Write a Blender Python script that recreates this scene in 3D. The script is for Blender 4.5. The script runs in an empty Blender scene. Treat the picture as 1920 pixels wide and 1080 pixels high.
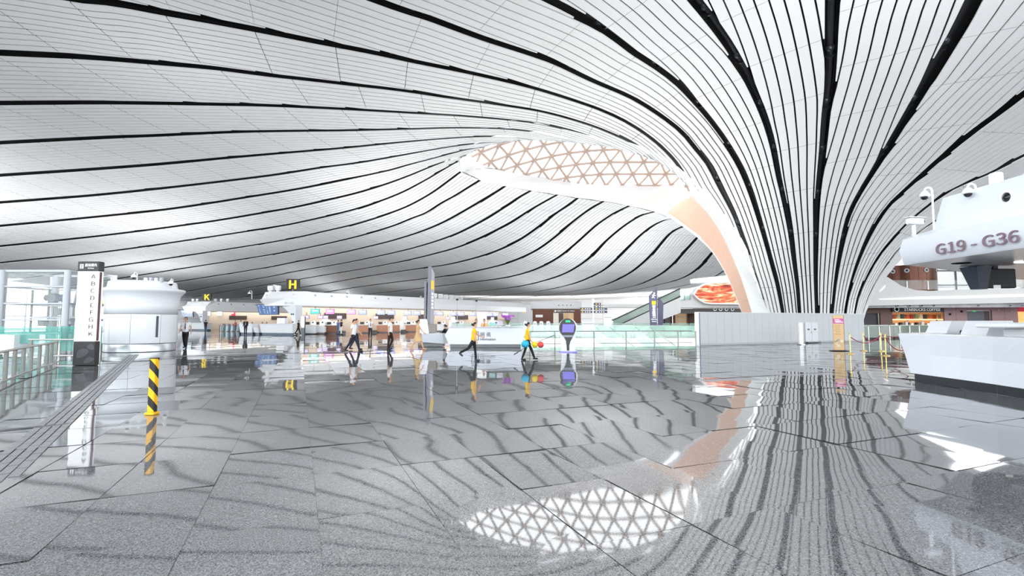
import bpy, bmesh, math, random
import numpy as np
from mathutils import Vector, Matrix
random.seed(7)
S = bpy.context.scene
COL = S.collection
EYE = 1.5; FPX = 940.0; TH = math.atan(63/FPX)          # eye height, focal length in pixels of the 1920 frame, upward tilt
cam = bpy.data.cameras.new('camera'); camo = bpy.data.objects.new('camera', cam); COL.objects.link(camo)
camo.location = (0, 0, EYE); camo.rotation_euler = (math.pi/2 + TH, 0, 0)
cam.sensor_width = 36.0; cam.lens = 36.0*FPX/1920; cam.clip_end = 1000; cam.clip_start = .05
S.camera = camo
S.view_settings.view_transform = 'Standard'; S.view_settings.look = 'None'
S.view_settings.gamma = 1.0; S.view_settings.use_curve_mapping = False
S.view_settings.exposure = 0.18
w = bpy.data.worlds.new('world'); S.world = w; w.use_nodes = True
bg = w.node_tree.nodes['Background']; bg.inputs[0].default_value = (.93, .97, 1, 1); bg.inputs[1].default_value = 3.6
S.cycles.use_denoising = True; S.cycles.max_bounces = 8; S.cycles.diffuse_bounces = 4; S.cycles.glossy_bounces = 5
S.cycles.transparent_max_bounces = 10; S.cycles.transmission_bounces = 6
S.cycles.sample_clamp_indirect = 6.0; S.cycles.caustics_reflective = False; S.cycles.caustics_refractive = False

def area(name, loc, size, power, rot=(0, 0, 0), color=(1, 1, 1), sizey=None):
    l = bpy.data.lights.new(name, 'AREA'); l.energy = power; l.color = color
    l.shape = 'RECTANGLE'; l.size = size; l.size_y = sizey or size
    o = bpy.data.objects.new(name, l); o.location = loc; o.rotation_euler = rot; COL.objects.link(o)
    return o
UP = (math.pi, 0, 0)
# added fill lights brightening the ceiling, mostly without fixtures; one tops the K roof
for x, y, z, sx, sy, p in [(0, -24, 5.6, 44, 8, 4500), (44, 2, 5.6, 24, 8, 1200), (-74, 36, 5.6, 10, 24, 25000), (22, 57, 5.6, 12, 3, 500),
                           (13, 70, 2.6, 16, 10, 1700), (24, 80, 2.6, 10, 8, 260), (-46, 64, 3, 20, 10, 1700), (-62, 84, 3, 16, 10, 1100),
                           (-11, 56, 2.8, 14, 8, 2600), (6, 90, 2, 16, 10, 500), (-40, 106, 5.4, 3, 40, 450), (-22, 100, 1, 14, 10, 300)]:
    area('ceiling_fill_light', (x, y, z), sx, p, UP, (.96, .98, 1), sy)
# added light below the floor opening, as a lit lower storey, brightening the ceiling
area('void_fill_light', (8, 38, -5.8), 11, 2300, UP, (1, .98, .95), 12)
area('ceiling_fill_light', (-19, 26.4, 3.75), 3, 900, (math.pi-.75, 0, 0), (.96, .98, 1))  # added fill light above the booth, tilted towards the far ceiling
area('ceiling_fill_light', (13.5, 11, 4.8), 4, 2600, (math.pi-.6, 0, .35), (.96, .98, 1))  # added fill light above the G roof, aimed at column and far ceiling
area('end_wall_fill_light', (16, 106, 3.5), 60, 5000, (math.pi/2, 0, -.3), (1, .98, .96), 2)  # added light without a fixture, brightens the end wall and its fascia
# downlights under the two check-in roofs
for x, y in ((-14, 76), (-43, 106)):
    o = area('island_downlight', (x, y, 3.25), 40, 1700, (0, 0, math.atan2(.8, .6)), (1, .97, .93), 4)

def ray(px, py):
    u = px - 960; v = 540 - py
    return np.array([u, FPX*math.cos(TH) - v*math.sin(TH), FPX*math.sin(TH) + v*math.cos(TH)])
def G(px, py):
    """floor point seen at a pixel"""
    r = ray(px, py); t = -EYE/r[2]
    return Vector((r[0]*t, r[1]*t, 0))
def at(px, py, d):
    """point at distance d ahead seen at a pixel"""
    r = ray(px, py); t = d/r[1]
    return Vector((r[0]*t, d, EYE + r[2]*t))

# ------------------------------------------------------------------ materials
MATS = {}
def srgb(c):
    if isinstance(c, str):
        c = [int(c[i:i+2], 16)/255 for i in (0, 2, 4)]
    return tuple(x/12.92 if x <= .04045 else ((x+.055)/1.055)**2.4 for x in c)
def mat(name, col, rough=.5, metal=0., noise=0., nscale=8., emit=0., alpha=1., trans=0., spec=.5, coat=0., bump=0.):
    if name in MATS: return MATS[name]
    m = bpy.data.materials.new(name); m.use_nodes = True; MATS[name] = m
    nt = m.node_tree; b = nt.nodes['Principled BSDF']
    c = srgb(col)
    b.inputs['Base Color'].default_value = (*c, 1)
    b.inputs['Roughness'].default_value = rough; b.inputs['Metallic'].default_value = metal
    b.inputs['Alpha'].default_value = alpha; b.inputs['Transmission Weight'].default_value = trans
    b.inputs['Specular IOR Level'].default_value = spec; b.inputs['Coat Weight'].default_value = coat
    if emit:
        b.inputs['Emission Color'].default_value = (*c, 1); b.inputs['Emission Strength'].default_value = emit
    if noise or bump:
        tc = nt.nodes.new('ShaderNodeTexCoord'); n = nt.nodes.new('ShaderNodeTexNoise')
        n.inputs['Scale'].default_value = nscale; n.inputs['Detail'].default_value = 4
        nt.links.new(tc.outputs['Object'], n.inputs['Vector'])
        if noise:
            r = nt.nodes.new('ShaderNodeMapRange'); r.inputs[1].default_value = .3; r.inputs[2].default_value = .7
            r.inputs[3].default_value = 1-noise; r.inputs[4].default_value = 1+noise*.4
            x = nt.nodes.new('ShaderNodeMix'); x.data_type = 'RGBA'; x.blend_type = 'MULTIPLY'; x.inputs[0].default_value = 1
            x.inputs[6].default_value = (*c, 1)
            nt.links.new(n.outputs[0], r.inputs[0]); nt.links.new(r.outputs[0], x.inputs[7])
            nt.links.new(x.outputs[2], b.inputs['Base Color'])
        if bump:
            bp = nt.nodes.new('ShaderNodeBump'); bp.inputs['Strength'].default_value = bump
            nt.links.new(n.outputs[0], bp.inputs['Height']); nt.links.new(bp.outputs[0], b.inputs['Normal'])
    return m
WHITE = mat('white_panel', 'f4f5f7', .35, noise=.02)
WHITEG = mat('white_gloss', 'eef1f6', .18, noise=.02)
SLAT = mat('ceiling_slat_white', 'f3f3f3', .55, noise=.02, nscale=.6)
BLACK = mat('black_void', '0b0b0d', .6)
PIPE = mat('dark_steel_tube', '3c3e44', .3, .5)
STEEL = mat('brushed_steel', 'b4b4b2', .3, .9)
DSTEEL = mat('dark_steel', '55575a', .35, .8)
WARMLIT = mat('peach_light_panel', 'f6ccb4', .55, noise=.02)  # warm light on the column's inner face, put into the panel colour
WARMFADE = mat('peach_light_fade_panel', 'fae6d8', .55, noise=.02)  # paler tint for the top panels, painting that light's fade to white
GLASS = mat('clear_glass', 'f2fbfa', .02, alpha=.12, spec=.5)
GGLASS = mat('green_glass', '4fb5a5', .03, alpha=.4)
CHAR = mat('charcoal_sign', '2b2a2e', .45, noise=.04)
YEL = mat('sign_yellow', 'f5d02c', .5)
DARK = mat('near_black', '17171a', .5)

# ------------------------------------------------------------------ mesh helpers
class MB:
    def __init__(self): self.v = []; self.f = []
    def add(self, vs, fs):
        n = len(self.v); self.v += [tuple(p) for p in vs]; self.f += [tuple(i+n for i in f) for f in fs]; return self
    def box(self, c, s, rz=0., taper=1., b=0.):
        """box centred at c with size s; taper narrows the top; b chamfers the vertical edges and rim"""
        x, y, z = s[0]/2, s[1]/2, s[2]/2; k = taper
        if b <= 0:
            q = [(-x,-y,-z),(x,-y,-z),(x,y,-z),(-x,y,-z),(-x*k,-y*k,z),(x*k,-y*k,z),(x*k,y*k,z),(-x*k,y*k,z)]
            f = [(3,2,1,0),(4,5,6,7),(0,1,5,4),(1,2,6,5),(2,3,7,6),(3,0,4,7)]
        else:
            b = min(b, x*.45, y*.45, z*.45)
            q = []; f = []
            for zz, i in ((-z, b), (-z+b, 0), (z-b, 0), (z, b)):
                kk = 1 + (k-1)*(zz+z)/(2*z)
                X, Y = x*kk, y*kk
                xi, yi = X-i, Y-i
                q += [(-xi+b,-yi,zz),(xi-b,-yi,zz),(xi,-yi+b,zz),(xi,yi-b,zz),(xi-b,yi,zz),(-xi+b,yi,zz),(-xi,yi-b,zz),(-xi,-yi+b,zz)]
            f = [tuple(range(7,-1,-1)), tuple(range(24,32))]
            for l in range(3):
                for j in range(8):
                    a = l*8+j; d = l*8+(j+1) % 8; f.append((a, d, d+8, a+8))
        co, si = math.cos(rz), math.sin(rz)
        return self.add([(c[0]+p[0]*co-p[1]*si, c[1]+p[0]*si+p[1]*co, c[2]+p[2]) for p in q], f)
    def tube(self, pts, r, n=8, cap=True):
        pts = [Vector(p) for p in pts]; rs = r if hasattr(r, '__len__') else [r]*len(pts)
        t0 = (pts[1]-pts[0]).normalized()
        u = t0.orthogonal().normalized(); vs = []; fs = []
        for i, p in enumerate(pts):
            t = (pts[min(i+1, len(pts)-1)] - pts[max(i-1, 0)]).normalized()
            u = (u - t*u.dot(t)).normalized(); w_ = t.cross(u)
            for j in range(n):
                a = 2*math.pi*j/n; vs.append(p + (u*math.cos(a) + w_*math.sin(a))*rs[i])
        for i in range(len(pts)-1):
            for j in range(n):
                a = i*n+j; b_ = i*n+(j+1) % n; fs.append((a, b_, b_+n, a+n))
        if cap: fs += [tuple(range(n-1,-1,-1)), tuple(range(len(vs)-n, len(vs)))]
        return self.add(vs, fs)
    def lathe(self, prof, c=(0, 0, 0), n=24, sx=1., sy=1., a0=0., a1=2*math.pi):
        full = abs(a1-a0-2*math.pi) < 1e-6; m = n if full else n+1
        vs = []; fs = []
        for r, z in prof:
            for j in range(m):
                a = a0+(a1-a0)*j/n; vs.append((c[0]+r*math.cos(a)*sx, c[1]+r*math.sin(a)*sy, c[2]+z))
        for i in range(len(prof)-1):
            for j in range(n):
                a = i*m+j; b_ = i*m+(j+1) % m; fs.append((a, b_, b_+m, a+m))
        if full:
            if prof[0][0] > 1e-4: fs.append(tuple(range(m-1,-1,-1)))
            if prof[-1][0] > 1e-4: fs.append(tuple(range(len(vs)-m, len(vs))))
        return self.add(vs, fs)
    def ball(self, c, r, n=12, sz=1.):
        k = max(4, n//2)
        return self.lathe([(max(1e-5, r*math.sin(math.pi*i/k)), -r*sz*math.cos(math.pi*i/k)) for i in range(k+1)], c, n)
    def prism(self, poly, z0, z1, poly1=None):
        """vertical prism over a plan polygon (counter-clockwise)"""
        n = len(poly); q = poly1 or poly
        return self.add([(p[0], p[1], z0) for p in poly] + [(p[0], p[1], z1) for p in q],
                        [tuple(range(n-1,-1,-1)), tuple(range(n, 2*n))] + [(i, (i+1) % n, (i+1) % n+n, i+n) for i in range(n)])
    def slab(self, poly, y0, y1):
        """prism of an x,z outline between two y"""
        n = len(poly)
        return self.add([(p[0], y0, p[1]) for p in poly] + [(p[0], y1, p[1]) for p in poly],
                        [tuple(range(n)), tuple(range(2*n-1, n-1, -1))] + [(i+n, (i+1) % n+n, (i+1) % n, i) for i in range(n)])
    def loft(self, rows, close=False):
        n = len(rows[0]); vs = [p for r in rows for p in r]; fs = []
        for i in range(len(rows)-1):
            for j in range(n if close else n-1):
                a = i*n+j; b_ = i*n+(j+1) % n; fs.append((a, b_, b_+n, a+n))
        return self.add(vs, fs)
    def build(self, name, m, parent=None, smooth=False, loc=None):
        me = bpy.data.meshes.new(name); me.from_pydata(self.v, [], self.f); me.update()
        if smooth:
            for p in me.polygons: p.use_smooth = True
            if smooth != 'all': me.set_sharp_from_angle(angle=math.radians(40))
        return link(name, me, m, parent, loc)
def link(name, me, m, parent=None, loc=None):
    o = bpy.data.objects.new(name, me); COL.objects.link(o)
    if m and not me.materials: me.materials.append(m)
    if parent is not None: o.parent = parent
    if loc is not None: o.location = loc
    return o
def thing(name, label, cat, loc=(0, 0, 0), rz=0., group=None):
    o = bpy.data.objects.new(name, None); COL.objects.link(o); o.location = loc; o.rotation_euler = (0, 0, rz)
    o.empty_display_size = .2; return tag(o, label, cat, group)
def tag(o, label, cat, group=None):
    o['label'] = label; o['category'] = cat
    if group: o['group'] = group
    return o
def struct(o, label=None):
    o['kind'] = 'structure'
    if label: o['label'] = label
    return o
def tree_copy(o, parent=None):
    c = o.copy(); COL.objects.link(c)
    if parent is not None: c.parent = parent
    for ch in [x for x in KIDS.get(o.name, o.children)]: tree_copy(ch, c)
    return c
KIDS = {}
FONTCACHE = {}
try:                                                    # a plain grotesque that comes with Blender
    SANS = bpy.data.fonts.load(bpy.utils.system_resource('DATAFILES', path='fonts')+'/Noto Sans CJK Regular.woff2')
except Exception:
    SANS = None
def text(body, size, m, parent=None, loc=(0, 0, 0), rot=(0, 0, 0), name='lettering', align='CENTER', xs=1., bold=0., depth=.004, sans=False, width=None):
    key = (body, align, bold, sans)
    if key not in FONTCACHE:
        c = bpy.data.curves.new(name, 'FONT'); c.body = body; c.size = 1; c.align_x = align; c.align_y = 'CENTER'
        if SANS and sans: c.font = SANS
        c.extrude = depth; c.offset = bold; c.resolution_u = 5
        t = bpy.data.objects.new(name, c); COL.objects.link(t)
        bpy.context.view_layer.update()
        me = bpy.data.meshes.new_from_object(t.evaluated_get(bpy.context.evaluated_depsgraph_get()))
        bpy.data.objects.remove(t); FONTCACHE[key] = me
    if sans and body != 'H' and 'H' not in FONTCACHE:
        o = text('H', 1, m, sans=True); FONTCACHE['H'] = max(v.co.y for v in o.data.vertices)-min(v.co.y for v in o.data.vertices); bpy.data.objects.remove(o)
    me = FONTCACHE[key].copy(); me.materials.clear(); me.name = name
    if sans and 'H' in FONTCACHE: size *= .72/FONTCACHE['H']        # letter heights measured, whatever the typeface
    if width: xs = width/size/(max(v.co.x for v in me.vertices)-min(v.co.x for v in me.vertices))
    o = link(name, me, m, parent, loc); o.rotation_euler = rot; o.scale = (size*xs, size, size)
    return o
# ---- ceiling: traced gap lines (photograph pixels) laid onto the vault surface
CX0, CY0, RR0, RR1, PP = 25.7, 44.6, 4.4, 33.0, 1.8
def zbase(x, y):
    s = np.maximum(0.0, y - 0.3*x - 56.0)
    L = 22 + 0.6*np.clip(8 - x, 0, 50)
    return 16.8 - 10.0*(1 - np.exp(-(s/L)**1.6))
def zvault(x, y):
    r = np.hypot(x - CX0, y - CY0)
    q = np.clip((RR1 - r)/(RR1 - RR0), 0, 1)
    g = np.clip(1 - q**PP, 0, 1)**(1/PP)
    return zbase(x, y)*g
def vnormal(p):
    e = .15
    gx = (zvault(p[:, 0]+e, p[:, 1]) - zvault(p[:, 0]-e, p[:, 1]))/(2*e)
    gy = (zvault(p[:, 0], p[:, 1]+e) - zvault(p[:, 0], p[:, 1]-e))/(2*e)
    n = np.stack([-gx, -gy, np.ones(len(p))], 1)
    return n/np.linalg.norm(n, axis=1)[:, None]
def cast(px, py, dd=None, d0=6.0, d1=230.0):
    """where the sight line through a pixel first meets the vault"""
    r = ray(px, py); r = r/r[1]
    if dd: return np.array([r[0]*dd, dd, EYE + r[2]*dd])
    d = np.arange(d0, d1, .25)
    x = r[0]*d; y = d; z = EYE + r[2]*d
    f = z - zvault(x, y)
    k = np.argmax(f > 0)
    if f[k] <= 0: return None
    if k == 0: return np.array([x[0], y[0], z[0]])
    a, b = d[k-1], d[k]
    for _ in range(30):
        m = .5*(a+b)
        if EYE + r[2]*m - zvault(r[0]*m, m) > 0: b = m
        else: a = m
    m = .5*(a+b)
    return np.array([r[0]*m, m, EYE + r[2]*m])
def spline(pts, step):
    """centripetal-ish Catmull-Rom through points, resampled at a step"""
    P = np.array(pts, float)
    P = np.vstack([2*P[0]-P[1], P, 2*P[-1]-P[-2]])
    out = []
    for i in range(1, len(P)-2):
        p0, p1, p2, p3 = P[i-1], P[i], P[i+1], P[i+2]
        d1 = np.linalg.norm(p2-p1) + 1e-9
        m1 = (p2-p0)/(np.linalg.norm(p1-p0)+d1+1e-9)*d1
        m2 = (p3-p1)/(np.linalg.norm(p3-p2)+d1+1e-9)*d1
        n = max(2, int(d1/step))
        for t in np.arange(n)/n:
            out.append((2*t**3-3*t*t+1)*p1 + (t**3-2*t*t+t)*m1 + (-2*t**3+3*t*t)*p2 + (t**3-t*t)*m2)
    out.append(P[-2])
    return np.array(out)
def resample(P, n):
    s = np.r_[0, np.cumsum(np.linalg.norm(np.diff(P, axis=0), axis=1))]
    t = np.linspace(0, s[-1], n)
    return np.stack([np.interp(t, s, P[:, k]) for k in range(P.shape[1])], 1)
LINES = {
 'h': [(1860,357),(1760,411),(1731,430),(1688,466),(1664,497),(1640,534),(1627,562),(1618,587)],
 'g': [(1920,292),(1863,323),(1818,341),(1775,362),(1712,410),(1668,455),(1640,493),(1621,531),(1609,561),(1604,587)],
 'f': [(1920,176),(1880,207),(1830,243),(1780,283),(1730,327),(1697,357),(1665,388),(1636,433),(1615,478),(1600,519),(1591,552),(1585,587)],
 'e': [(1823,0),(1800,47),(1767,103),(1730,167),(1693,230),(1650,302),(1616,356),(1594,398),(1582,439),(1572,493),(1566,537),(1561,587)],
 'd': [(1560,0),(1558,60),(1557,110),(1554,167),(1548,213),(1542,283),(1537,330),(1533,374),(1531,448),(1530,522),(1532,587)],
 'c': [(1300,0),(1330,37),(1370,93),(1400,147),(1430,213),(1447,267),(1460,333),(1470,377),(1481,433),(1489,493),(1495,537),(1499,587)],
 'b': [(1028,0),(1073,23),(1140,63),(1190,101),(1223,122),(1267,155),(1307,197),(1337,233),(1367,275),(1393,320),(1409,360),(1418,389),(1431,433),(1446,487),(1458,531),(1468,587)],
 'a': [(703,0),(757,20),(800,33),(840,48),(907,73),(990,100),(1040,118),(1107,150),(1140,164),(1182,182),(1218,203),(1257,230),(1282,251),(1303,277),(1328,308),(1343,337),(1358,367),(1370,390),(1379,410),(1390,440),(1402,473),(1410,503),(1422,538),(1437,587)],
 1: [(150,0),(200,4),(300,23),(400,41),(500,60),(600,80),(690,97),(773,115),(873,135),(973,158),(1040,177),(1107,199),(1140,212),(1173,228),(1215,255),(1247,282),(1270,308),(1287,335),(1298,355)],
 2: [(0,100),(167,108),(300,119),(400,128),(500,141),(600,152),(640,157),(740,168),(840,183),(940,197),(1023,211),(1107,235),(1162,257),(1190,271),(1210,285),(1227,300),(1238,307)],
 3: [(0,194),(200,193),(400,196),(500,198),(633,204),(740,210),(807,214),(873,218),(990,229),(1040,238),(1080,248),(1123,263),(1159,280)],
 4: [(0,268),(200,258),(300,254),(433,248),(533,246),(640,245),(773,242),(840,240),(930,241),(970,244),(1010,249),(1048,258),(1087,269)],
 5: [(0,329),(167,318),(300,308),(417,297),(533,287),(640,278),(740,268),(840,259.5),(902,256.5),(957,257),(1000,262)],
 6: [(0,380),(167,367),(333,350),(500,330),(560,321),(605,314),(667,306),(727,296),(793,284),(840,276),(890,269.5),(923,266.5),(948,266.5)],
 7: [(0,424),(167,408),(317,392),(500,364),(560,354),(602,346),(668,332.5),(727,320),(768,308.5),(818,295.5),(840,289.5),(873,281),(914,274)],
 8: [(0,462),(183,443),(383,417),(517,395),(560,387),(618,374),(668,362),(718,347),(760,332),(802,315),(840,300.5),(857,295.5),(885,287)],
 9: [(0,493),(200,472),(383,446),(533,423),(560,417.5),(610,406.5),(660,394),(702,381),(752,361.5),(798,337.5),(827,320.5),(847,309),(861,301)],
 10: [(123,512),(187,503),(333,482),(500,456),(560,445),(610,433.5),(660,422),(710,407.5),(752,392),(777,380.5),(810,361.5),(843,337.5),(863,322)],
 11: [(187,528),(333,505),(500,479),(560,468),(627,454),(693,437.5),(740,422.5),(773,409),(798,399.5),(827,381),(852,367.5),(882,349),(900,338)],
 12: [(323,530),(500,502),(560,490),(627,477),(693,462),(740,450),(793,433),(835,415),(873,394),(907,374),(932,359),(947,349,56.2)],
 13: [(347,547),(500,520),(560,508),(627,497),(693,484),(760,469),(810,455),(852,440),(882,426),(907,412.5),(932,397.5),(957,382),(973,370.5,59.2),(996,357.5,57.3)],
 14: [(340,561),(440,544),(560,524),(627,513),(693,502),(760,489),(810,477),(860,463),(898,447.5),(923,435.5),(957,418),(990,396.5),(1023,377.5,59.6),(1046,365,57.8)],
 15: [(440,560),(560,540),(627,529),(693,517.5),(760,507.5),(810,500.5),(840,496),(873,488.5),(907,479),(940,467),(973,450.5),(998,434),(1020,417.5),(1040,402),(1062,387,60.4),(1083,371.5,58.4)],
 16: [(610,548),(660,540),(727,531),(793,523),(850,516),(890,508.5),(940,497),(973,485),(1007,468.5),(1040,445),(1071,418.5),(1095,400,63),(1115,387,60.8),(1132,377.5,59)],
 17: [(690,552),(760,544),(810,538),(877,530.5),(940,522),(982,512.5),(1015,500.5),(1048,482),(1077,459),(1107,432),(1122,419.5),(1151,400,64),(1180,386,61)],
 18: [(793,557),(840,551.5),(890,547),(940,542),(990,534),(1023,525.5),(1057,514),(1082,500.5),(1107,482),(1132,456),(1157,434),(1180,417,66.8),(1203,404,64.2),(1228,397,62.2)],
 19: [(865,562),(907,557),(957,552.5),(1007,547),(1048,539),(1082,530),(1107,519.5),(1132,506.5),(1155,487),(1178,464),(1200,442),(1223,424,69.2),(1245,413.5,66.8),(1260,411,65.4)],
 20: [(932,564),(990,557.5),(1057,549),(1107,540.5),(1140,532),(1178,513.5),(1203,495),(1227,471.5),(1253,441,73.6),(1266,431.5,71.6),(1280,425,70)],
 21: [(1000,562.5),(1057,556.5),(1120,548),(1170,540.5),(1203,532),(1237,515.5),(1262,495.5),(1287,468,78.6),(1307,446,74.5)],
 22: [(1100,557),(1150,551),(1203,541.5),(1237,533.5),(1270,525),(1295,513.5),(1317,495.5),(1335,474,80.5)],
 23: [(1203,549),(1270,538),(1310,529),(1340,519),(1358,508,88.5)],
 24: [(1230,553),(1290,542),(1340,529.5),(1368,517,91)],
}
ORDER = ['h','g','f','e','d','c','b','a'] + list(range(1, 25))
NEAR_RIM = [(862,299),(872,292),(887,285),(912,274.5),(945,267.5),(982,263.5),(1028,264),(1087,269.5),(1140,276),(1162,281),(1217,297),(1238,307),(1257,320),(1277,338),(1298,355),(1332,388),(1352,414),(1375,445),(1395,482),(1412,520),(1425,548),(1441,587)]
FAR_RIM = [(862,299),(858,307),(863,322),(880,331),(900,338),(947,349,55.6),(996,357.5,57),(1046,365,57.6),(1083,371,58.2),(1132,377,58.6),(1180,386,58.8),(1227,397,57.8),(1262,412,56),(1280,425,54.6),(1308,446,52.4),(1335,473,50.4),(1360,513,48.4),(1373,542,47.3),(1387,577,46.3),(1391,587,46)]
GLASS_LOW = [(882,291,53.6),(893,303,55.8),(907,310,57.2),(940,319,59),(987,327.5,60.7),(1023,333,62),(1073,340,63.6),(1123,345,64.8),(1187,346,65),(1237,346,65),(1280,344,64.6)]
INNER = [(1280,344,64.6),(1290,362,57.5),(1313,385,52),(1329,403,49.2),(1352,438,46.5),(1370,475,45),(1387,515,44),(1398,547,43.5),(1410,587,43.2)]
# ------------------------------------------------------------------ ceiling
def near_rim_3d():
    return np.array([cast(*q) for q in NEAR_RIM])
NR3 = spline(near_rim_3d(), .4)
FR3 = spline([cast(*q) for q in FAR_RIM], .4)
def down(P):
    """carry a line that ends on the column on to the floor"""
    t = P[-1]-P[-4]; t = t/abs(t[2]); t[:2] *= .55
    return np.vstack([P, P[-1]+t*P[-1][2]])
def outward(P, L, n=24):
    """carry the start of a line on over the hall, in plan, on the vault"""
    d = (P[0]-P[min(12, len(P)-1)])[:2]; d /= np.linalg.norm(d)
    q = [P[0][:2]+d*L*(n-i)/n for i in range(n)]
    e = P[0][2]-zvault(*P[0][:2])
    return np.vstack([[[a[0], a[1], zvault(a[0], a[1])+e] for a in q], P])
NR3 = down(NR3); FR3 = down(FR3)
C3 = {}
for k in ORDER:
    P = spline([cast(*q) for q in LINES[k]], .4)
    if isinstance(k, str): P = outward(down(P), 30)
    else:
        dx = P[12]-P[0]; s = (P[0][0]+95)*np.linalg.norm(dx[:2])/max(abs(dx[0]), .3)
        P = outward(P, min(45., s))
        if k >= 20:                                     # runs on out of sight behind the rim of the opening
            t = P[-1]-P[-6]; t /= np.linalg.norm(t); t[2] = .15
            P = np.vstack([P]+[P[-1]+t*i for i in (1, 2, 3, 4, 5)])
    C3[k] = P
def rim_to(p, q):
    i = np.argmin(np.linalg.norm(NR3-p, axis=1)); j = len(NR3)-1 if q is None else np.argmin(np.linalg.norm(NR3-q, axis=1))
    return NR3[i+1:j+1] if j > i else np.zeros((0, 3))
EXT = {k: C3[k] for k in ORDER}
for k in range(1, 10):
    prev = None if k == 1 else C3[k-1][-1]
    EXT[k] = np.vstack([C3[k], rim_to(C3[k][-1], prev)])
# the far side of the column, which the photograph does not show: three more seams round its back
def around(phi0, phi1):
    rs = np.r_[np.linspace(34, 8, 40), np.linspace(7.5, RR0+.02, 24)]
    out = []
    for r in rs:
        a = math.radians(phi0 + (phi1-phi0)*(34-r)/30); x = CX0+r*math.cos(a); y = CY0+r*math.sin(a)
        out.append([x, y, zvault(x, y)])
    return np.array(out)
EXT['i'] = around(-16, -22); EXT['j'] = around(8, 8); EXT['k'] = around(38, 40); EXT['l'] = around(64, 75)
def nrm(P, far):
    if not far: return vnormal(P)
    e = .3
    n = np.stack([-(zbase(P[:, 0]+e, P[:, 1])-zbase(P[:, 0]-e, P[:, 1]))/(2*e), -(zbase(P[:, 0], P[:, 1]+e)-zbase(P[:, 0], P[:, 1]-e))/(2*e), np.ones(len(P))], 1)
    return n/np.linalg.norm(n, axis=1)[:, None]
def pair(A, B):
    step = .5
    LA = np.linalg.norm(np.diff(A, axis=0), axis=1).sum(); n = max(20, int(LA/step))
    a = resample(A, n); b = resample(B, 1200)
    d = np.linalg.norm(a[:, None]-b[None], axis=2)
    idx = np.maximum.accumulate(d.argmin(1)).astype(float)
    idx[-1] = 1199
    k = 9; pad = np.r_[idx[0]-(np.arange(k, 0, -1))*(idx[k]-idx[0])/k, idx, idx[-1]+np.arange(1, k+1)*(idx[-1]-idx[-k-1])/k]
    idx = np.convolve(pad, np.ones(2*k+1)/(2*k+1), 'valid')
    idx = np.clip(np.maximum.accumulate(idx), 0, 1199)
    # leave out the stretch where the second line has not begun
    keep = idx > 0.5
    if (~keep).any():
        f = max(0, int(np.argmax(keep))-1); a = a[f:]; idx = idx[f:]
    i0 = np.floor(idx).astype(int).clip(0, 1198); fr = (idx-i0)[:, None]
    return a, b[i0]*(1-fr)+b[i0+1]*fr
backing = MB(); panels = []
def project(P):
    x = P[:, 0]; y = P[:, 1]*math.cos(TH)+(P[:, 2]-EYE)*math.sin(TH); z = -P[:, 1]*math.sin(TH)+(P[:, 2]-EYE)*math.cos(TH)
    y = np.maximum(y, .1)
    return np.stack([960+FPX*x/y, 540-FPX*z/y], 1)
CHAIN = ['l', 'k', 'j', 'i', 'h', 'g', 'f', 'e', 'd', 'c', 'b', 'a'] + list(range(1, 25))
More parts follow.
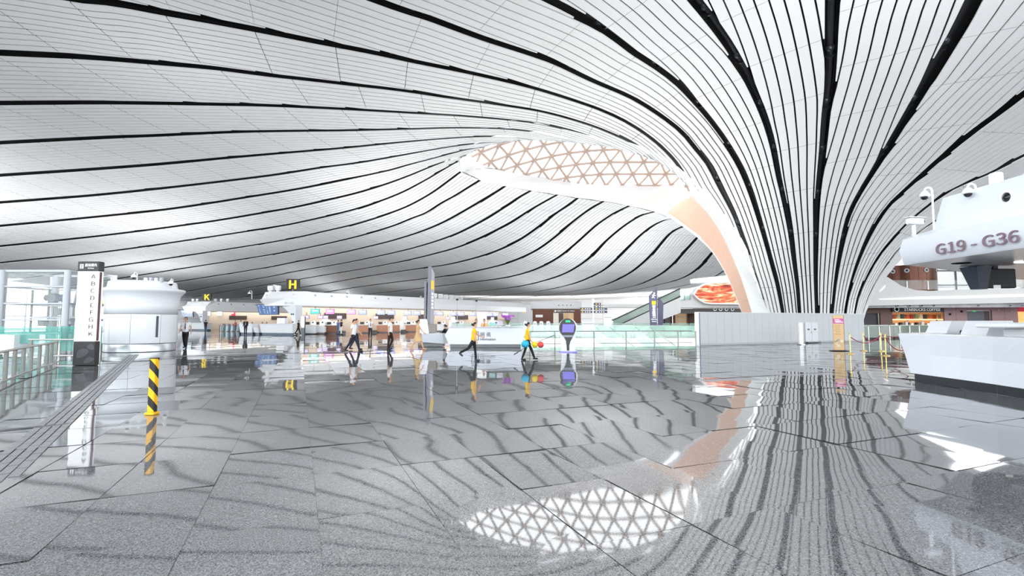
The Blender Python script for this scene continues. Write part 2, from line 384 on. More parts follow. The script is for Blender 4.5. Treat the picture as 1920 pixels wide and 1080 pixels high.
for ka, kb in zip(CHAIN[:-1], CHAIN[1:]):
    A, B = pair(C3[ka] if ka in C3 and not (isinstance(ka, int) and 1 <= ka <= 9) else EXT[ka] if ka not in C3 else C3[ka], EXT[kb])
    far = isinstance(ka, int) and ka >= 9
    N1, N2 = nrm(A, far), nrm(B, far)
    n = len(A); Wd = np.linalg.norm(B-A, axis=1)
    M_ = (A+B)/2; NM = N1+N2; NM /= np.linalg.norm(NM, axis=1)[:, None]
    ii = np.unique(np.r_[np.arange(0, n, 4), n-1])
    off = np.full(n, .75)
    if far: off = np.minimum(.75, .08+.11*np.arange(n)[::-1])   # comes in under the lip of the opening
    backing.loft([[A[i]+N1[i]*off[i] for i in ii], [M_[i]+NM[i]*off[i] for i in ii], [B[i]+N2[i]*off[i] for i in ii]])
    rimband = isinstance(kb, int) and kb <= 9
    g = np.clip(.09*Wd+.15, .26, .8)
    p = np.clip(.28+.16*(Wd-1.37), .25, .57)
    p = np.where((Wd-g)/10 > p, (Wd-g)/10, p)
    U = (B-A)/np.maximum(Wd, 1e-6)[:, None]
    hole = .043; jw = .008 if isinstance(ka, str) else .016
    kmax = 11
    cuts = list(range(0, n, 8)); cuts = [c for c in cuts if n-c > 3 or c == 0]+[n-1]
    if rimband:                                    # slats run parallel to the upper seam and are cut off by the rim
        lo_lim = g/2
        onrim = np.linalg.norm(B[:, None]-NR3[None], axis=2).min(1) < .5
        hi_lim = Wd-np.where(onrim, .02, g/2)
        rng = range(0, 14); p0 = np.minimum.accumulate(p) if False else p
        if kb == 1: p0 = np.clip(p, .25, .57)
        edge = [lo_lim+p0*k for k in range(15)]
    else:
        lo_lim, hi_lim = g/2, Wd-g/2
        edge = [Wd/2+p*(k-kmax) for k in range(2*kmax+1)]
        edge = [Wd/2+p*(k-kmax)+(.5*p if int(ord(str(ka)[0])) % 2 else 0) for k in range(2*kmax+1)]
    for k in range(len(edge)-1):
        lo = np.clip(edge[k]+hole, lo_lim, hi_lim); hi = np.clip(edge[k+1]-hole, lo_lim, hi_lim)
        ok = (hi-lo) > .03
        for c0, c1 in zip(cuts[:-1], cuts[1:]):
            sel = np.arange(c0, c1+1)[ok[c0:c1+1]]
            if len(sel) < 2: continue
            q = sel if len(sel) <= 3 else np.unique(np.r_[sel[0], sel[1:-1:2], sel[-1]])
            Pl = A[q]+U[q]*lo[q][:, None]; Ph = A[q]+U[q]*hi[q][:, None]
            if len(sel) == c1-c0+1:                 # the joint between two lengths of slat
                for X in (Pl, Ph):
                    e0 = (X[1]-X[0]); e1 = (X[-2]-X[-1])
                    X[0] += e0/max(np.linalg.norm(e0), 1e-6)*jw; X[-1] += e1/max(np.linalg.norm(e1), 1e-6)*jw
            nn = NM[q]*.06
            rows = [list(Pl+nn), list(Pl), list(Ph), list(Ph+nn)]
            pr = project(np.vstack([Pl, Ph[::-1]]))
            x, y = pr[:, 0], pr[:, 1]
            ar = 0.
            if (x > 0).any() and (x < 1920).any() and (y > 0).any() and (y < 600).any() and Pl[:, 1].min() > 3:
                x = x.clip(0, 1920); y = y.clip(0, 1080)
                ar = abs(np.dot(x, np.roll(y, 1))-np.dot(y, np.roll(x, 1)))/2
            panels.append((ar, rows))
ceiling = struct(backing.build('ceiling', BLACK))
panels.sort(key=lambda t: -t[0])
for ar, rows in panels[:300]:
    m_ = MB(); m_.loft(rows); m_.build('ceiling_panel', SLAT, ceiling)
m_ = MB()
for ar, rows in panels[300:]: m_.loft(rows)
o = m_.build('ceiling_panels', SLAT, ceiling); o['kind'] = 'stuff'; o.name = 'small_ceiling_panels'
# steel tubes with ball joints that show in the open seams overhead
for k in ['h', 'g', 'f', 'e', 'd', 'c', 'b', 'a', 1, 2, 3]:
    P = resample(C3[k], 46); n_ = nrm(P, False); P = P+n_*.5
    m_ = MB(); m_.tube(P[:44], .17, 8); m_.build('roof_tube', PIPE, ceiling, smooth=True)
    m_ = MB(); m_.tube(P[:44]+np.array([.28, 0, .12]), .05, 5); m_.tube(P[:44]-np.array([.26, 0, -.1]), .04, 5); m_.build('cable_conduit', PIPE, ceiling)
    m_ = MB()
    for i in range(2, 40, 3):
        m_.ball(P[i]-n_[i]*.06, .25, 10)
        t = P[i+1]-P[i]; t /= np.linalg.norm(t); m_.tube([P[i]+t*.5, P[i]+t*.58], .27, 12)
    o = m_.build('ball_joints', PIPE, ceiling, smooth=True); o['kind'] = 'stuff'
# ---- the rim of the opening: white soffit, inner face of the column tinted for warm light, white return
def zdome(x, y): return 18 + .8*(60-y) - .014*np.maximum(0, 12-x)**2
def on_dome(px, py):
    r = ray(px, py); r = r/r[1]; a, b = 40., 75.
    for _ in range(40):
        m = (a+b)/2
        if EYE+r[2]*m < zdome(r[0]*m, m): a = m
        else: b = m
    return np.array([r[0]*a, a, EYE+r[2]*a])
GL3 = np.array([on_dome(q[0], q[1]) for q in GLASS_LOW])
INN = np.array([cast(q[0], q[1], q[2]) for q in INNER]); INN[0] = GL3[-1]
IN3 = np.vstack([spline(GL3, .3), down(spline(INN, .3))[1:]])
# outer and inner edge matched by share of length, with the column stretches matched to each other
def split_at(P, p): return np.argmin(np.linalg.norm(P-p, axis=1))
io = split_at(FR3, cast(1227, 397, 57.8)); ii_ = split_at(IN3, INN[1])
O_ = np.vstack([resample(FR3[:io+1], 120), resample(FR3[io:], 100)[1:]])
I_ = np.vstack([resample(IN3[:ii_+1], 120), resample(IN3[ii_:], 100)[1:]])
n = len(O_)
m_ = MB(); m_.loft([[O_[i]+(I_[i]-O_[i])*f+np.array([.15, .5, .35])*math.sin(f*math.pi)+np.array([.06, .16, .08]) for i in range(15, n, 3)] for f in (.03, .25, .5, .75, .99)]); m_.build('soffit_backing', mat('joint_line', '9da3aa', .6), ceiling)
for c0 in range(0, n-1, 6):
    c1 = min(n-1, c0+6); rows = []
    for f in (0, .06, .25, .5, .75, 1):
        bow = math.sin(f*math.pi)
        R = []
        for i in range(c0, c1+1):
            e = .012*(1 if i == c0 else -1 if i == c1 else 0)
            a = O_[i]+(O_[min(i+1, n-1)]-O_[max(i-1, 0)])*e; b = I_[i]+(I_[min(i+1, n-1)]-I_[max(i-1, 0)])*e
            R.append(a+(b-a)*f+np.array([.15, .5, .35])*bow)
        rows.append(R)
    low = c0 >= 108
    m_ = MB(); m_.loft(rows[(1 if low else 0):]); m_.build('inner_face_panel' if low else 'soffit_panel', (WARMFADE if c0 < 126 else WARMLIT) if low else WHITE, ceiling, smooth=True)
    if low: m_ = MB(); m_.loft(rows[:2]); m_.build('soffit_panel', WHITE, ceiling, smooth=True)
    # thin lip turned outwards over the edge of the far slats
    m_ = MB(); m_.loft([[O_[i] for i in range(c0, c1+1)], [O_[i]+np.array([-.05, .1, .5]) for i in range(c0, c1+1)]]); m_.build('rim_lip', WHITE, ceiling)
iin = split_at(NR3, cast(1298, 355)); Q_ = resample(IN3[split_at(IN3, INN[1]):], 91); N_ = resample(NR3[iin:], 91)
for c0 in range(0, 90, 5):
    m_ = MB(); rows = []
    for f in (-.14, .0, .5, 1):
        rows.append([N_[i]+(Q_[i]-N_[i])*(f if f >= 0 else -.15/max(.3, np.linalg.norm(Q_[i]-N_[i])))+(N_[min(i+1, 90)]-N_[max(i-1, 0)])*(.012 if i == c0 else -.012 if i == c0+5 else 0)+np.array([-.1, .1, 0])*math.sin(f*math.pi)*(f > 0)+np.array([0, .12 if f < 0 else 0, 0]) for i in range(c0, c0+6)])
    m_.loft(rows); m_.build('return_panel', WHITE, ceiling, smooth=True)
# upstand on the near side, up to the glass
up = resample(NR3[:iin+1], 60); top = np.stack([up[:, 0], np.maximum(up[:, 1]+2.5, 49), 0*up[:, 0]], 1); top[:, 2] = zdome(top[:, 0], top[:, 1])
top[-1] = INN[0]
m_ = MB(); m_.loft([list(up), list(up*.5+top*.5+np.array([0, -2, 0])), list(top)]); m_.build('upstand', WHITE, ceiling, smooth=True)
# ---- skylight: triangular lattice of steel with a pane in every triangle
sky = struct(thing('window_1', 'triangulated glass skylight over the opening beside the column', 'window'))
del sky['category']; sky['kind'] = 'structure'
glx = GL3[:, 0]; gly = GL3[:, 1]
def inside(x, y): return -6.5 < x < 24 and 48.5 < y < np.interp(x, glx, gly)+.9
DX, DY = 1.97, 1.3
bars = MB(); knots = MB(); done = set()
def nd(i, j): return (-7.3+DX*(i+.5*(j % 2)), 61.3-DY*j)
def P3(q): return Vector((q[0], q[1], float(zdome(q[0], q[1]))))
def bar(a, b):
    if (a, b) in done or (b, a) in done: return
    done.add((a, b)); bars.tube([P3(nd(*a)), P3(nd(*b))], .15, 5, False)
BAR = mat('warm_white_steel', 'c9b3a6', .5)
for j in range(0, 11):
    for i in range(0, 17):
        s = j % 2
        for tri in (((i, j), (i+1, j), (i+s, j+1)), ((i+s, j+1), (i+1, j), (i+1+s, j+1))):
            pts = [nd(*t) for t in tri]; c = (sum(q[0] for q in pts)/3, sum(q[1] for q in pts)/3)
            if not inside(*c): continue
            q3 = [P3(q) for q in pts]; cc = (q3[0]+q3[1]+q3[2])/3
            m_ = MB(); m_.add([cc+(q-cc)*.97+Vector((0, 0, .06)) for q in q3], [(0, 1, 2)]); m_.build('pane', GLASS, sky)
            for a in range(3): bar(tri[a], tri[(a+1) % 3])
            for t in tri:
                if t not in done: done.add(t); knots.ball(P3(nd(*t)), .17, 8)
bars.build('frame', BAR, sky); knots.build('node_balls', BAR, sky, smooth=True)
# ------------------------------------------------------------------ the opening in the floor beyond the information desk
VOID = [(1.0, 29.65), (11.5, 31.3), (17.2, 46), (1.0, 46)]
def in_void(x, y, m=0.):
    ins = True
    for i in range(4):
        a, b = VOID[i], VOID[(i+1) % 4]
        if (b[0]-a[0])*(y-a[1])-(b[1]-a[1])*(x-a[0]) < -m: ins = False
    return ins
# ------------------------------------------------------------------ floor
def granite(name):
    m = bpy.data.materials.new(name); m.use_nodes = True; nt = m.node_tree; b = nt.nodes['Principled BSDF']; L = nt.links
    geo = nt.nodes.new('ShaderNodeNewGeometry')
    n1 = nt.nodes.new('ShaderNodeTexNoise'); n1.inputs['Scale'].default_value = 95; n1.inputs['Detail'].default_value = 3; n1.inputs['Roughness'].default_value = .7
    n2 = nt.nodes.new('ShaderNodeTexNoise'); n2.inputs['Scale'].default_value = 1.1; n2.inputs['Detail'].default_value = 3
    for n in (n1, n2): L.new(geo.outputs['Position'], n.inputs['Vector'])
    r1 = nt.nodes.new('ShaderNodeValToRGB'); r1.color_ramp.elements[0].position = .36; r1.color_ramp.elements[1].position = .66
    r1.color_ramp.elements[0].color = (*srgb('26272a'), 1); r1.color_ramp.elements[1].color = (*srgb('8e9093'), 1)
    L.new(n1.outputs[0], r1.inputs[0])
    mx = nt.nodes.new('ShaderNodeMix'); mx.data_type = 'RGBA'; mx.blend_type = 'MULTIPLY'; mx.inputs[0].default_value = .25
    L.new(r1.outputs[0], mx.inputs[6]); L.new(n2.outputs[0], mx.inputs[7]); L.new(mx.outputs[2], b.inputs['Base Color'])
    b.inputs['Roughness'].default_value = .035; b.inputs['IOR'].default_value = 2.3
    return m
GRAN = granite('polished_granite')
def holed(m_, z, y0):
    v = [(p[0], p[1], z) for p in VOID]
    o_ = [(-160, y0, z), (160, y0, z), (160, 260, z), (-160, 260, z)]
    return m_.add(o_+v, [(0, 1, 5, 4), (1, 2, 6, 5), (2, 3, 7, 6), (3, 0, 4, 7)])
fl = holed(MB(), -.0095, -60)
floor = struct(fl.build('floor', mat('joint_grey', '66686b', .6)))
AZ = math.radians(-23); tu = np.array([math.sin(AZ), math.cos(AZ)]); tn = np.array([math.cos(AZ), -math.sin(AZ)])
TP, TQ = .85, 1.2
rt = np.random.RandomState(3)
tiles = []
for a in range(-75, 95):
    for b in range(-45, 70):
        c = tn*(a*TP-.25) + tu*(b*TQ)
        if c[1] < .6 or c[1] > 58 or abs(c[0]) > 1.12*c[1]+2: continue
        if in_void(c[0], c[1], 12.): continue
        tiles.append((c[1], c))
tiles.sort(key=lambda t: t[0])
cheap = MB()
for i, (d, c) in enumerate(tiles):
    tl = rt.normal(0, .0030 if d < 16 else .0018, 2); n = 5 if d < 25 else 3
    h = rt.normal(0, .0005, (n, n)); h[0] = h[-1] = 0; h[:, 0] = h[:, -1] = 0
    k = rt.normal(0, .0013)
    vs = []; fs = []
    for v in range(n):
        for u in range(n):
            x = (u/(n-1)-.5); y = (v/(n-1)-.5)
            q = c+tn*x*(TP-.003)+tu*y*(TQ-.003)
            vs.append((q[0], q[1], tl[0]*x*TP+tl[1]*y*TQ+h[v, u]-k*(x*x+y*y)*4-.004))
    for v in range(n-1):
        for u in range(n-1):
            e = v*n+u; fs.append((e, e+1, e+1+n, e+n))
    if i < 300:
        m_ = MB(); m_.add(vs, fs); m_.build('tile', GRAN, floor, smooth='all')
    else: cheap.add(vs, fs)
o = cheap.build('far_tiles', GRAN, floor, smooth='all'); o['kind'] = 'stuff'
fp = MB()
holed(fp, -.0085, -20)
vw = MB(); n = 4
for i in range(4):
    a, b = VOID[i], VOID[(i+1) % 4]
    vw.add([(a[0], a[1], -6), (b[0], b[1], -6), (b[0], b[1], -.004), (a[0], a[1], -.004)], [(0, 1, 2, 3)])
vw.add([(p[0], p[1], -6) for p in VOID], [(0, 1, 2, 3)])
struct(vw.build('void_lining', mat('void_white', 'f6f8f6', .5, noise=.02), floor))
o = fp.build('distant_paving', GRAN, floor)

tac = mat('tactile_grey', '77787b', .35, noise=.08, nscale=30)
ts = struct(link('tactile_strip', bpy.data.meshes.new('tactile_strip'), tac, floor))
p0 = np.array([-4.9, 4.9]); p1 = np.array([-17.1, 22.9]); dr = (p1-p0)/np.linalg.norm(p1-p0); pr_ = np.array([dr[1], -dr[0]])
L_ = np.linalg.norm(p1-p0)
me0 = None
k = 0
for r in range(4):
    y = (r % 2)*.17
    while y < L_:
        c = p0+dr*y+pr_*(.1*(r-1.5)-.05)
        if me0 is None:
            m_ = MB(); m_.box((0, 0, .003), (.085, .31, .008), b=.003); o = m_.build('tactile_bar', tac, ts); me0 = o.data
        else:
            o = link('tactile_bar', me0, None, ts)
        o.location = (c[0], c[1], 0); o.rotation_euler = (0, 0, math.atan2(-dr[0], dr[1]))
        y += .345; k += 1
a_, b_ = G(0, 808), G(84, 800)
for i in range(9):
    for r in range(2):
        p = a_.lerp(b_, (i+.5*r)/8.6); o = link('tactile_bar', me0, None, ts); o.location = (p.x+.06*r, p.y+.1*r, 0); o.rotation_euler = (0, 0, math.atan2(b_.y-a_.y, b_.x-a_.x)-math.pi/2)
seam = MB(); a_, b_ = G(330, 668), G(700, 659)
seam.tube([a_+Vector((0, 0, 0)), b_], .02, 4); seam.build('metal_seam', DSTEEL, floor)
# ------------------------------------------------------------------ people
def skinned(V, E, R, root=0, lv=1):
    me = bpy.data.meshes.new('t'); me.from_pydata([tuple(v) for v in V], E, []); me.update()
    o = bpy.data.objects.new('t', me); COL.objects.link(o)
    o.modifiers.new('s', 'SKIN'); su = o.modifiers.new('u', 'SUBSURF'); su.levels = lv; su.render_levels = lv
    for i, d in enumerate(me.skin_vertices[0].data):
        r = R[i]; d.radius = r if hasattr(r, '__len__') else (r, r); d.use_root = (i == root)
    bpy.context.view_layer.update()
    out = bpy.data.meshes.new_from_object(o.evaluated_get(bpy.context.evaluated_depsgraph_get()))
    bpy.data.objects.remove(o)
    for p in out.polygons: p.use_smooth = True
    return out
SKIN = mat('skin', 'd9a684', .5, noise=.03); HAIR = mat('black_hair', '16120f', .45)
SHOE = mat('black_shoe', '141416', .35)
def C(name, col): return mat('cloth_'+name, col, .85, noise=.06, nscale=20)
CW = C('white_shirt', 'f1f1f4'); CB = C('black', '17171b'); CN = C('navy', '23283a'); CY = C('yellow', 'f2c414'); CBR = C('dark_brown', '2c2122')
CT = C('tan', 'd8b885'); CJ = C('jeans', '3d5676'); CBL = C('blue', '5e78a8'); CR = C('red', 'a82a35'); CO = C('orange', 'e2762c'); CGR = C('pale_grey', 'b9bdc4')
def person(label, x, y, rz, h, top, bottom, legs=((0, 0), (0, 0)), arms=((0, 8), (0, 8)), ab=.12, lean=0., female=False, fine=True, dress=False, tie=None, sleeve=.62, shoe=SHOE, seat=None, longsleeve=False, turn=0.):
    """rz: heading, 0 looks along +y; legs: (thigh swing, knee bend) in degrees for left and right; arms: (shoulder swing, elbow bend)"""
    k = h/1.75; D = math.radians
    t = thing('person', label, 'person', (x, y, 0), rz)
    def fw(a, L, sx=0., s=0): return Vector((s*math.sin(sx)*L, math.sin(a)*math.cos(sx)*L, -math.cos(a)*math.cos(sx)*L))
    hip = Vector((0, 0, .93)); J = {}
    for s, (a, kb) in zip((-1, 1), legs):
        a, kb = D(a), D(kb)
        J['hip', s] = hip+Vector((.088*s, 0, -.02)); J['kn', s] = J['hip', s]+fw(a, .43); J['an', s] = J['kn', s]+fw(a-kb, .41)
        ft = D(-6) if kb < D(25) else -min(kb-a, D(60))*.7
        if seat: ft = 0
        J['to', s] = J['an', s]+Vector((.02*s, math.cos(ft)*.15, math.sin(ft)*.15-.045)); J['he', s] = J['an', s]+Vector((0, -.05*math.cos(ft), -.05-.05*math.sin(ft)))
    dz = -min(min(J['to', s].z, J['he', s].z) for s in (-1, 1))+.03
    if seat: dz = seat-hip.z+.1
    up = Vector((0, math.sin(D(lean)), math.cos(D(lean)))); wd = .88 if female else 1.
    chest = hip+up*.36; neck = hip+up*.55; head = neck+Vector((0, .02, .148))
    for s, (a, eb) in zip((-1, 1), arms):
        a, eb = D(a), D(eb)
        J['sh', s] = hip+up*.485+Vector((.175*s*wd, 0, 0)); J['el', s] = J['sh', s]+fw(a, .28, ab, s); J['wr', s] = J['el', s]+fw(a+eb, .24, ab*.4, s); J['pa', s] = J['wr', s]+fw(a+eb+.1, .07)
    off = Vector((0, 0, dz)); cv = lambda p: (p+off)*k
    V, R, E, ix = [], [], [], {}
    def vert(key, p, r, par=None):
        ix[key] = len(V); V.append(cv(p)); R.append((r[0]*k, r[1]*k) if hasattr(r, '__len__') else r*k)
        if par is not None: E.append((ix[par], ix[key]))
    vert('hip', hip, (.10, .075)); vert('waist', hip+up*.18, (.125*wd, .09), 'hip'); vert('chest', chest, (.15*wd, .105), 'waist'); vert('nb', hip+up*.50, (.07, .06), 'chest')
    vert('nk', neck+Vector((0, .005, .02)), .05, 'nb'); vert('jaw', head+Vector((0, .025, -.065)), (.058, .068), 'nk'); vert('hd', head+Vector((0, .012, .01)), (.076, .092), 'jaw'); vert('ht', head+Vector((0, .0, .085)), (.056, .07), 'hd')
    for s in (-1, 1):
        vert(('sh', s), J['sh', s], .056*wd, 'chest'); vert(('el', s), J['el', s], .038*wd, ('sh', s)); vert(('wr', s), J['wr', s], .025, ('el', s)); vert(('pa', s), J['pa', s], (.034, .018), ('wr', s))
        vert(('hp', s), J['hip', s], .065, 'hip'); vert(('kn', s), J['kn', s], .055, ('hp', s)); vert(('an', s), J['an', s], .037, ('kn', s))
    me = skinned(V, E, R)
    ex = MB()
    if fine:
        for s in (-1, 1):
            d = (J['pa', s]-J['wr', s]).normalized(); sd = Vector((1, 0, 0)) if abs(d.x) < .8 else Vector((0, 1, 0)); sd = (sd-d*sd.dot(d)).normalized(); fwd = d.cross(sd)*(1 if d.cross(sd).y > 0 else -1)
            for i, L in enumerate((.062, .072, .066, .05)):
                b = J['pa', s]+fwd*(.024-.016*i)
                ex.tube([cv(b), cv(b+d*L*.55), cv(b+d*L*.85+sd*-.02*s)], [.009*k, .008*k, .006*k], 5)
            b = J['wr', s]+d*.03+fwd*.02; ex.tube([cv(b), cv(b+fwd*.03+d*.03), cv(b+fwd*.035+d*.062)], [.011*k, .009*k, .007*k], 5)
    for s in (-1, 1): ex.lathe([(.001, -.03*k), (.016*k, -.015*k), (.018*k, .01*k), (.001, .03*k)], cv(head+Vector((.078*s, -.005, -.005))), 6, sx=.6)
    ex.tube([cv(head+Vector((0, .098, .02))), cv(head+Vector((0, .116, -.012))), cv(head+Vector((0, .1, -.02)))], [.008*k, .014*k, .012*k], 5)
    bm = bmesh.new(); bm.from_mesh(me); tm = bpy.data.meshes.new('t'); tm.from_pydata(ex.v, [], ex.f); bm.from_mesh(tm); bm.to_mesh(me); bm.free(); bpy.data.meshes.remove(tm)
    for p in me.polygons: p.use_smooth = True
    me.name = 'body'; link('body', me, SKIN, t)
    fc = MB(); fc.ball(cv(head+Vector((-.031, .094, .012))), .0095*k, 6); fc.build('eye', HAIR, t); fc = MB(); fc.ball(cv(head+Vector((.031, .094, .012))), .0095*k, 6); fc.build('eye', HAIR, t)
    fc = MB(); fc.box(cv(head+Vector((0, .092, -.055))), (.045*k, .02*k, .009*k), b=.003*k); fc.build('mouth', mat('lips', 'a3564c', .5), t)
    # hair: a cap over the skull, lower at the back
    hb = MB(); rows = []
    for i in range(7):
        row = []
        for j in range(16):
            b = 2*math.pi*j/16; a = (math.pi/2-.72*max(0, math.sin(b))**.8)*i/6; drop = .03+.055*max(0, -math.sin(b))**.7 if not female else .035+.075*max(0, -math.sin(b))**.5
            zc = math.cos(a)*.1-(1-math.cos(a))*drop
            fr = 1.
            row.append(cv(head+Vector((math.cos(b)*math.sin(a)*.088, math.sin(b)*math.sin(a)*.104*fr+.002, zc+.024))))
        rows.append(row)
    hb.loft(rows, True)
    if female: hb.ball(cv(head+Vector((0, -.12, .01))), .048*k, 10)
    hb.build('hair', HAIR, t, smooth='all')
    # clothes
    cl = 1.13
    if dress:
        db = MB(); rows = []
        lm = (J['kn', -1]+J['kn', 1])/2
        for c, rx, ry in ((hip+up*.51, .10, .07), (hip+up*.47, .16, .09), (chest, .165, .12), (hip+up*.2, .135, .10), (hip, .165, .13), (hip+(lm-hip)*.5, .175, .15+abs(J['kn', 1].y-J['kn', -1].y)*.2), (hip+(lm-hip)*.93, .18, .12+abs(J['kn', 1].y-J['kn', -1].y)*.45)):
            rows.append([cv(c+Vector((rx*math.cos(2*math.pi*j/18), ry*math.sin(2*math.pi*j/18), 0))) for j in range(18)])
        db.loft(rows, True); db.build('dress', top, t, smooth='all')
    V2, R2, E2 = [], [], []
    def v2(p, r, par=None):
        V2.append(cv(p)); R2.append((r[0]*k, r[1]*k) if hasattr(r, '__len__') else r*k)
        if par is not None: E2.append((par, len(V2)-1))
        return len(V2)-1
    a0 = v2(hip-up*.11, (.175, .15)); a1 = v2(hip+up*.16, (.165*wd, .132), a0); a2 = v2(chest, (.185*wd, .142), a1); a3 = v2(hip+up*.485, (.085, .075), a2)
    for s in (-1, 1):
        b = v2(J['sh', s], .073*wd, a2); f = J['sh', s].lerp(J['el', s], sleeve); b = v2(f, .06*wd, b)
        if longsleeve: b = v2(J['el', s], .052, b); v2(J['wr', s], .038, b)
    if not dress:
        me = skinned(V2, E2, R2); me.name = 'shirt'; link('shirt', me, top, t)
    else:
        for s in (-1, 1):
            V2, R2, E2 = [], [], []
            b = v2(J['sh', s], .07*wd); v2(J['sh', s].lerp(J['el', s], .5), .058, b)
            me = skinned(V2, E2, R2); me.name = 'sleeve'; link('sleeve', me, top, t)
    if not dress:
        V2, R2, E2 = [], [], []
        a0 = v2(hip+up*.08, (.145, .12)); a1 = v2(hip-up*.03, (.145, .125), a0)
        for s in (-1, 1):
            b = v2(J['hip', s]+(J['kn', s]-J['hip', s])*.12, .10, a1); b = v2(J['hip', s].lerp(J['kn', s], .55), .083, b); b = v2(J['kn', s], .066, b); v2(J['an', s]+(J['an', s]-J['kn', s])*.05, .052, b)
        me = skinned(V2, E2, R2); me.name = 'trousers'; link('trousers', me, bottom, t)
    for s in (-1, 1):
        sb = MB(); he, to = cv(J['he', s]), cv(J['to', s]); d = to-he
        sb.tube([he-d*.05, he+d*.2, he+d*.65, to, to+d*.14], [.025*k, .042*k, .045*k, .04*k, .018*k], 8); sb.tube([he+d*.25+Vector((0, 0, .01)), cv(J['an', s])+Vector((0, 0, .01))], [.042*k, .038*k], 8)
        sb.build('shoe', shoe, t, smooth='all')
    if tie:
        tb = MB(); p = [hip+up*.49+Vector((0, .085, 0)), chest+Vector((0, .135, 0)), hip+up*.2+Vector((0, .128, 0)), hip+up*.1+Vector((0, .125, 0))]
        tb.tube([cv(q) for q in p], [.016*k, .022*k, .03*k, .008*k], 6); tb.build('tie', tie, t)
    if not dress and not seat:
        bb = MB(); bb.lathe([(.001, 0), (.158*k, 0), (.158*k, .035*k), (.001, .035*k)], cv(hip-up*.075), 16, sy=.86); bb.build('belt', DARK, t)
    return t
def W(deg): return math.radians(deg)
R_ = -math.pi/2                                            # walking to the right of the picture
def pg(px, py): p = G(px, py); return p.x, p.y
PERSON = {}
person('man in white shirt and dark tie walking towards us beside the round white booth', *pg(346.5, 654.3), W(180+20), 1.76, CW, CB, ((14, 6), (-14, 16)), ((-12, 12), (12, 14)), .2, tie=C('tie', '3a2436'))
person('man in white shirt and navy trousers striding right, leftmost of those passing the check-in desks', *pg(662, 660), R_-.1, 1.66, CW, CN, ((24, 4), (-20, 16)), ((26, 18), (-12, 8)), .1)
person('man in white shirt and dark brown trousers walking right with one knee bent', *pg(731, 656), R_, 1.72, CW, CBR, ((16, 42), (-6, 0)), ((4, 6), (-8, 10)), .08)
person('woman in tan short sleeved dress walking towards the information desk', *pg(783, 656), R_, 1.64, CT, CT, ((24, 4), (-20, 12)), ((34, 6), (8, 10)), .1, female=True, dress=True, shoe=SKIN)
person('woman in yellow polo shirt and black trousers striding past the information desk lettering', *pg(888, 677), R_, 1.47, CY, CB, ((8, 2), (-34, 30)), ((28, 36), (6, 10)), .08, lean=3, female=True, shoe=mat('grey_shoe', '35353b', .6))
person('woman in yellow polo shirt carrying coloured dusters', *pg(989, 675), R_, 1.49, CY, CB, ((24, 4), (-14, 6)), ((10, 14), (12, 10)), .08, lean=2, female=True)
person('man in white shirt and tie standing before the brown check-in desks', *pg(694, 634), W(180+25), 1.74, CW, CN, ((6, 0), (-10, 26)), ((20, 60), (-4, 12)), .14, fine=False, tie=CB)
person('man in black tee shirt and jeans with his back to us at the far island', *pg(385, 625), W(10), 1.72, CB, CJ, ((8, 2), (-8, 10)), ((6, 10), (-4, 10)), .14, fine=False)
person('man in black clothes with a lanyard standing left of the flight board counter', *pg(460, 628.5), W(200), 1.8, CB, CB, ((4, 0), (-4, 2)), ((4, 30), (2, 10)), .1, fine=False, tie=CGR, longsleeve=True)
person('person in black top and trousers walking right past the letter H island', *pg(559, 629), R_, 1.66, CB, CB, ((16, 2), (-20, 18)), ((14, 30), (-10, 10)), .08, fine=False, shoe=CW)
person('person in blue shirt standing at the brown desk with back turned', *pg(633.5, 626.5), W(-20), 1.66, CBL, CBL, ((3, 0), (-3, 0)), ((10, 50), (6, 40)), .1, fine=False)
person('person in dark shirt and white trousers standing beside the blue shirted one', *pg(639.5, 627.5), W(-40), 1.72, CN, CW, ((3, 0), (-3, 0)), ((10, 50), (6, 40)), .1, fine=False)
person('person in red top behind the gates between the two islands', *pg(441, 622), W(150), 1.66, CR, CB, ((3, 0), (-3, 0)), ((20, 50), (20, 40)), .1, fine=False)
person('person in white shirt behind the gates right of the red top', *pg(451, 622), W(170), 1.7, CW, CN, ((3, 0), (-3, 0)), ((5, 20), (5, 20)), .1, fine=False)
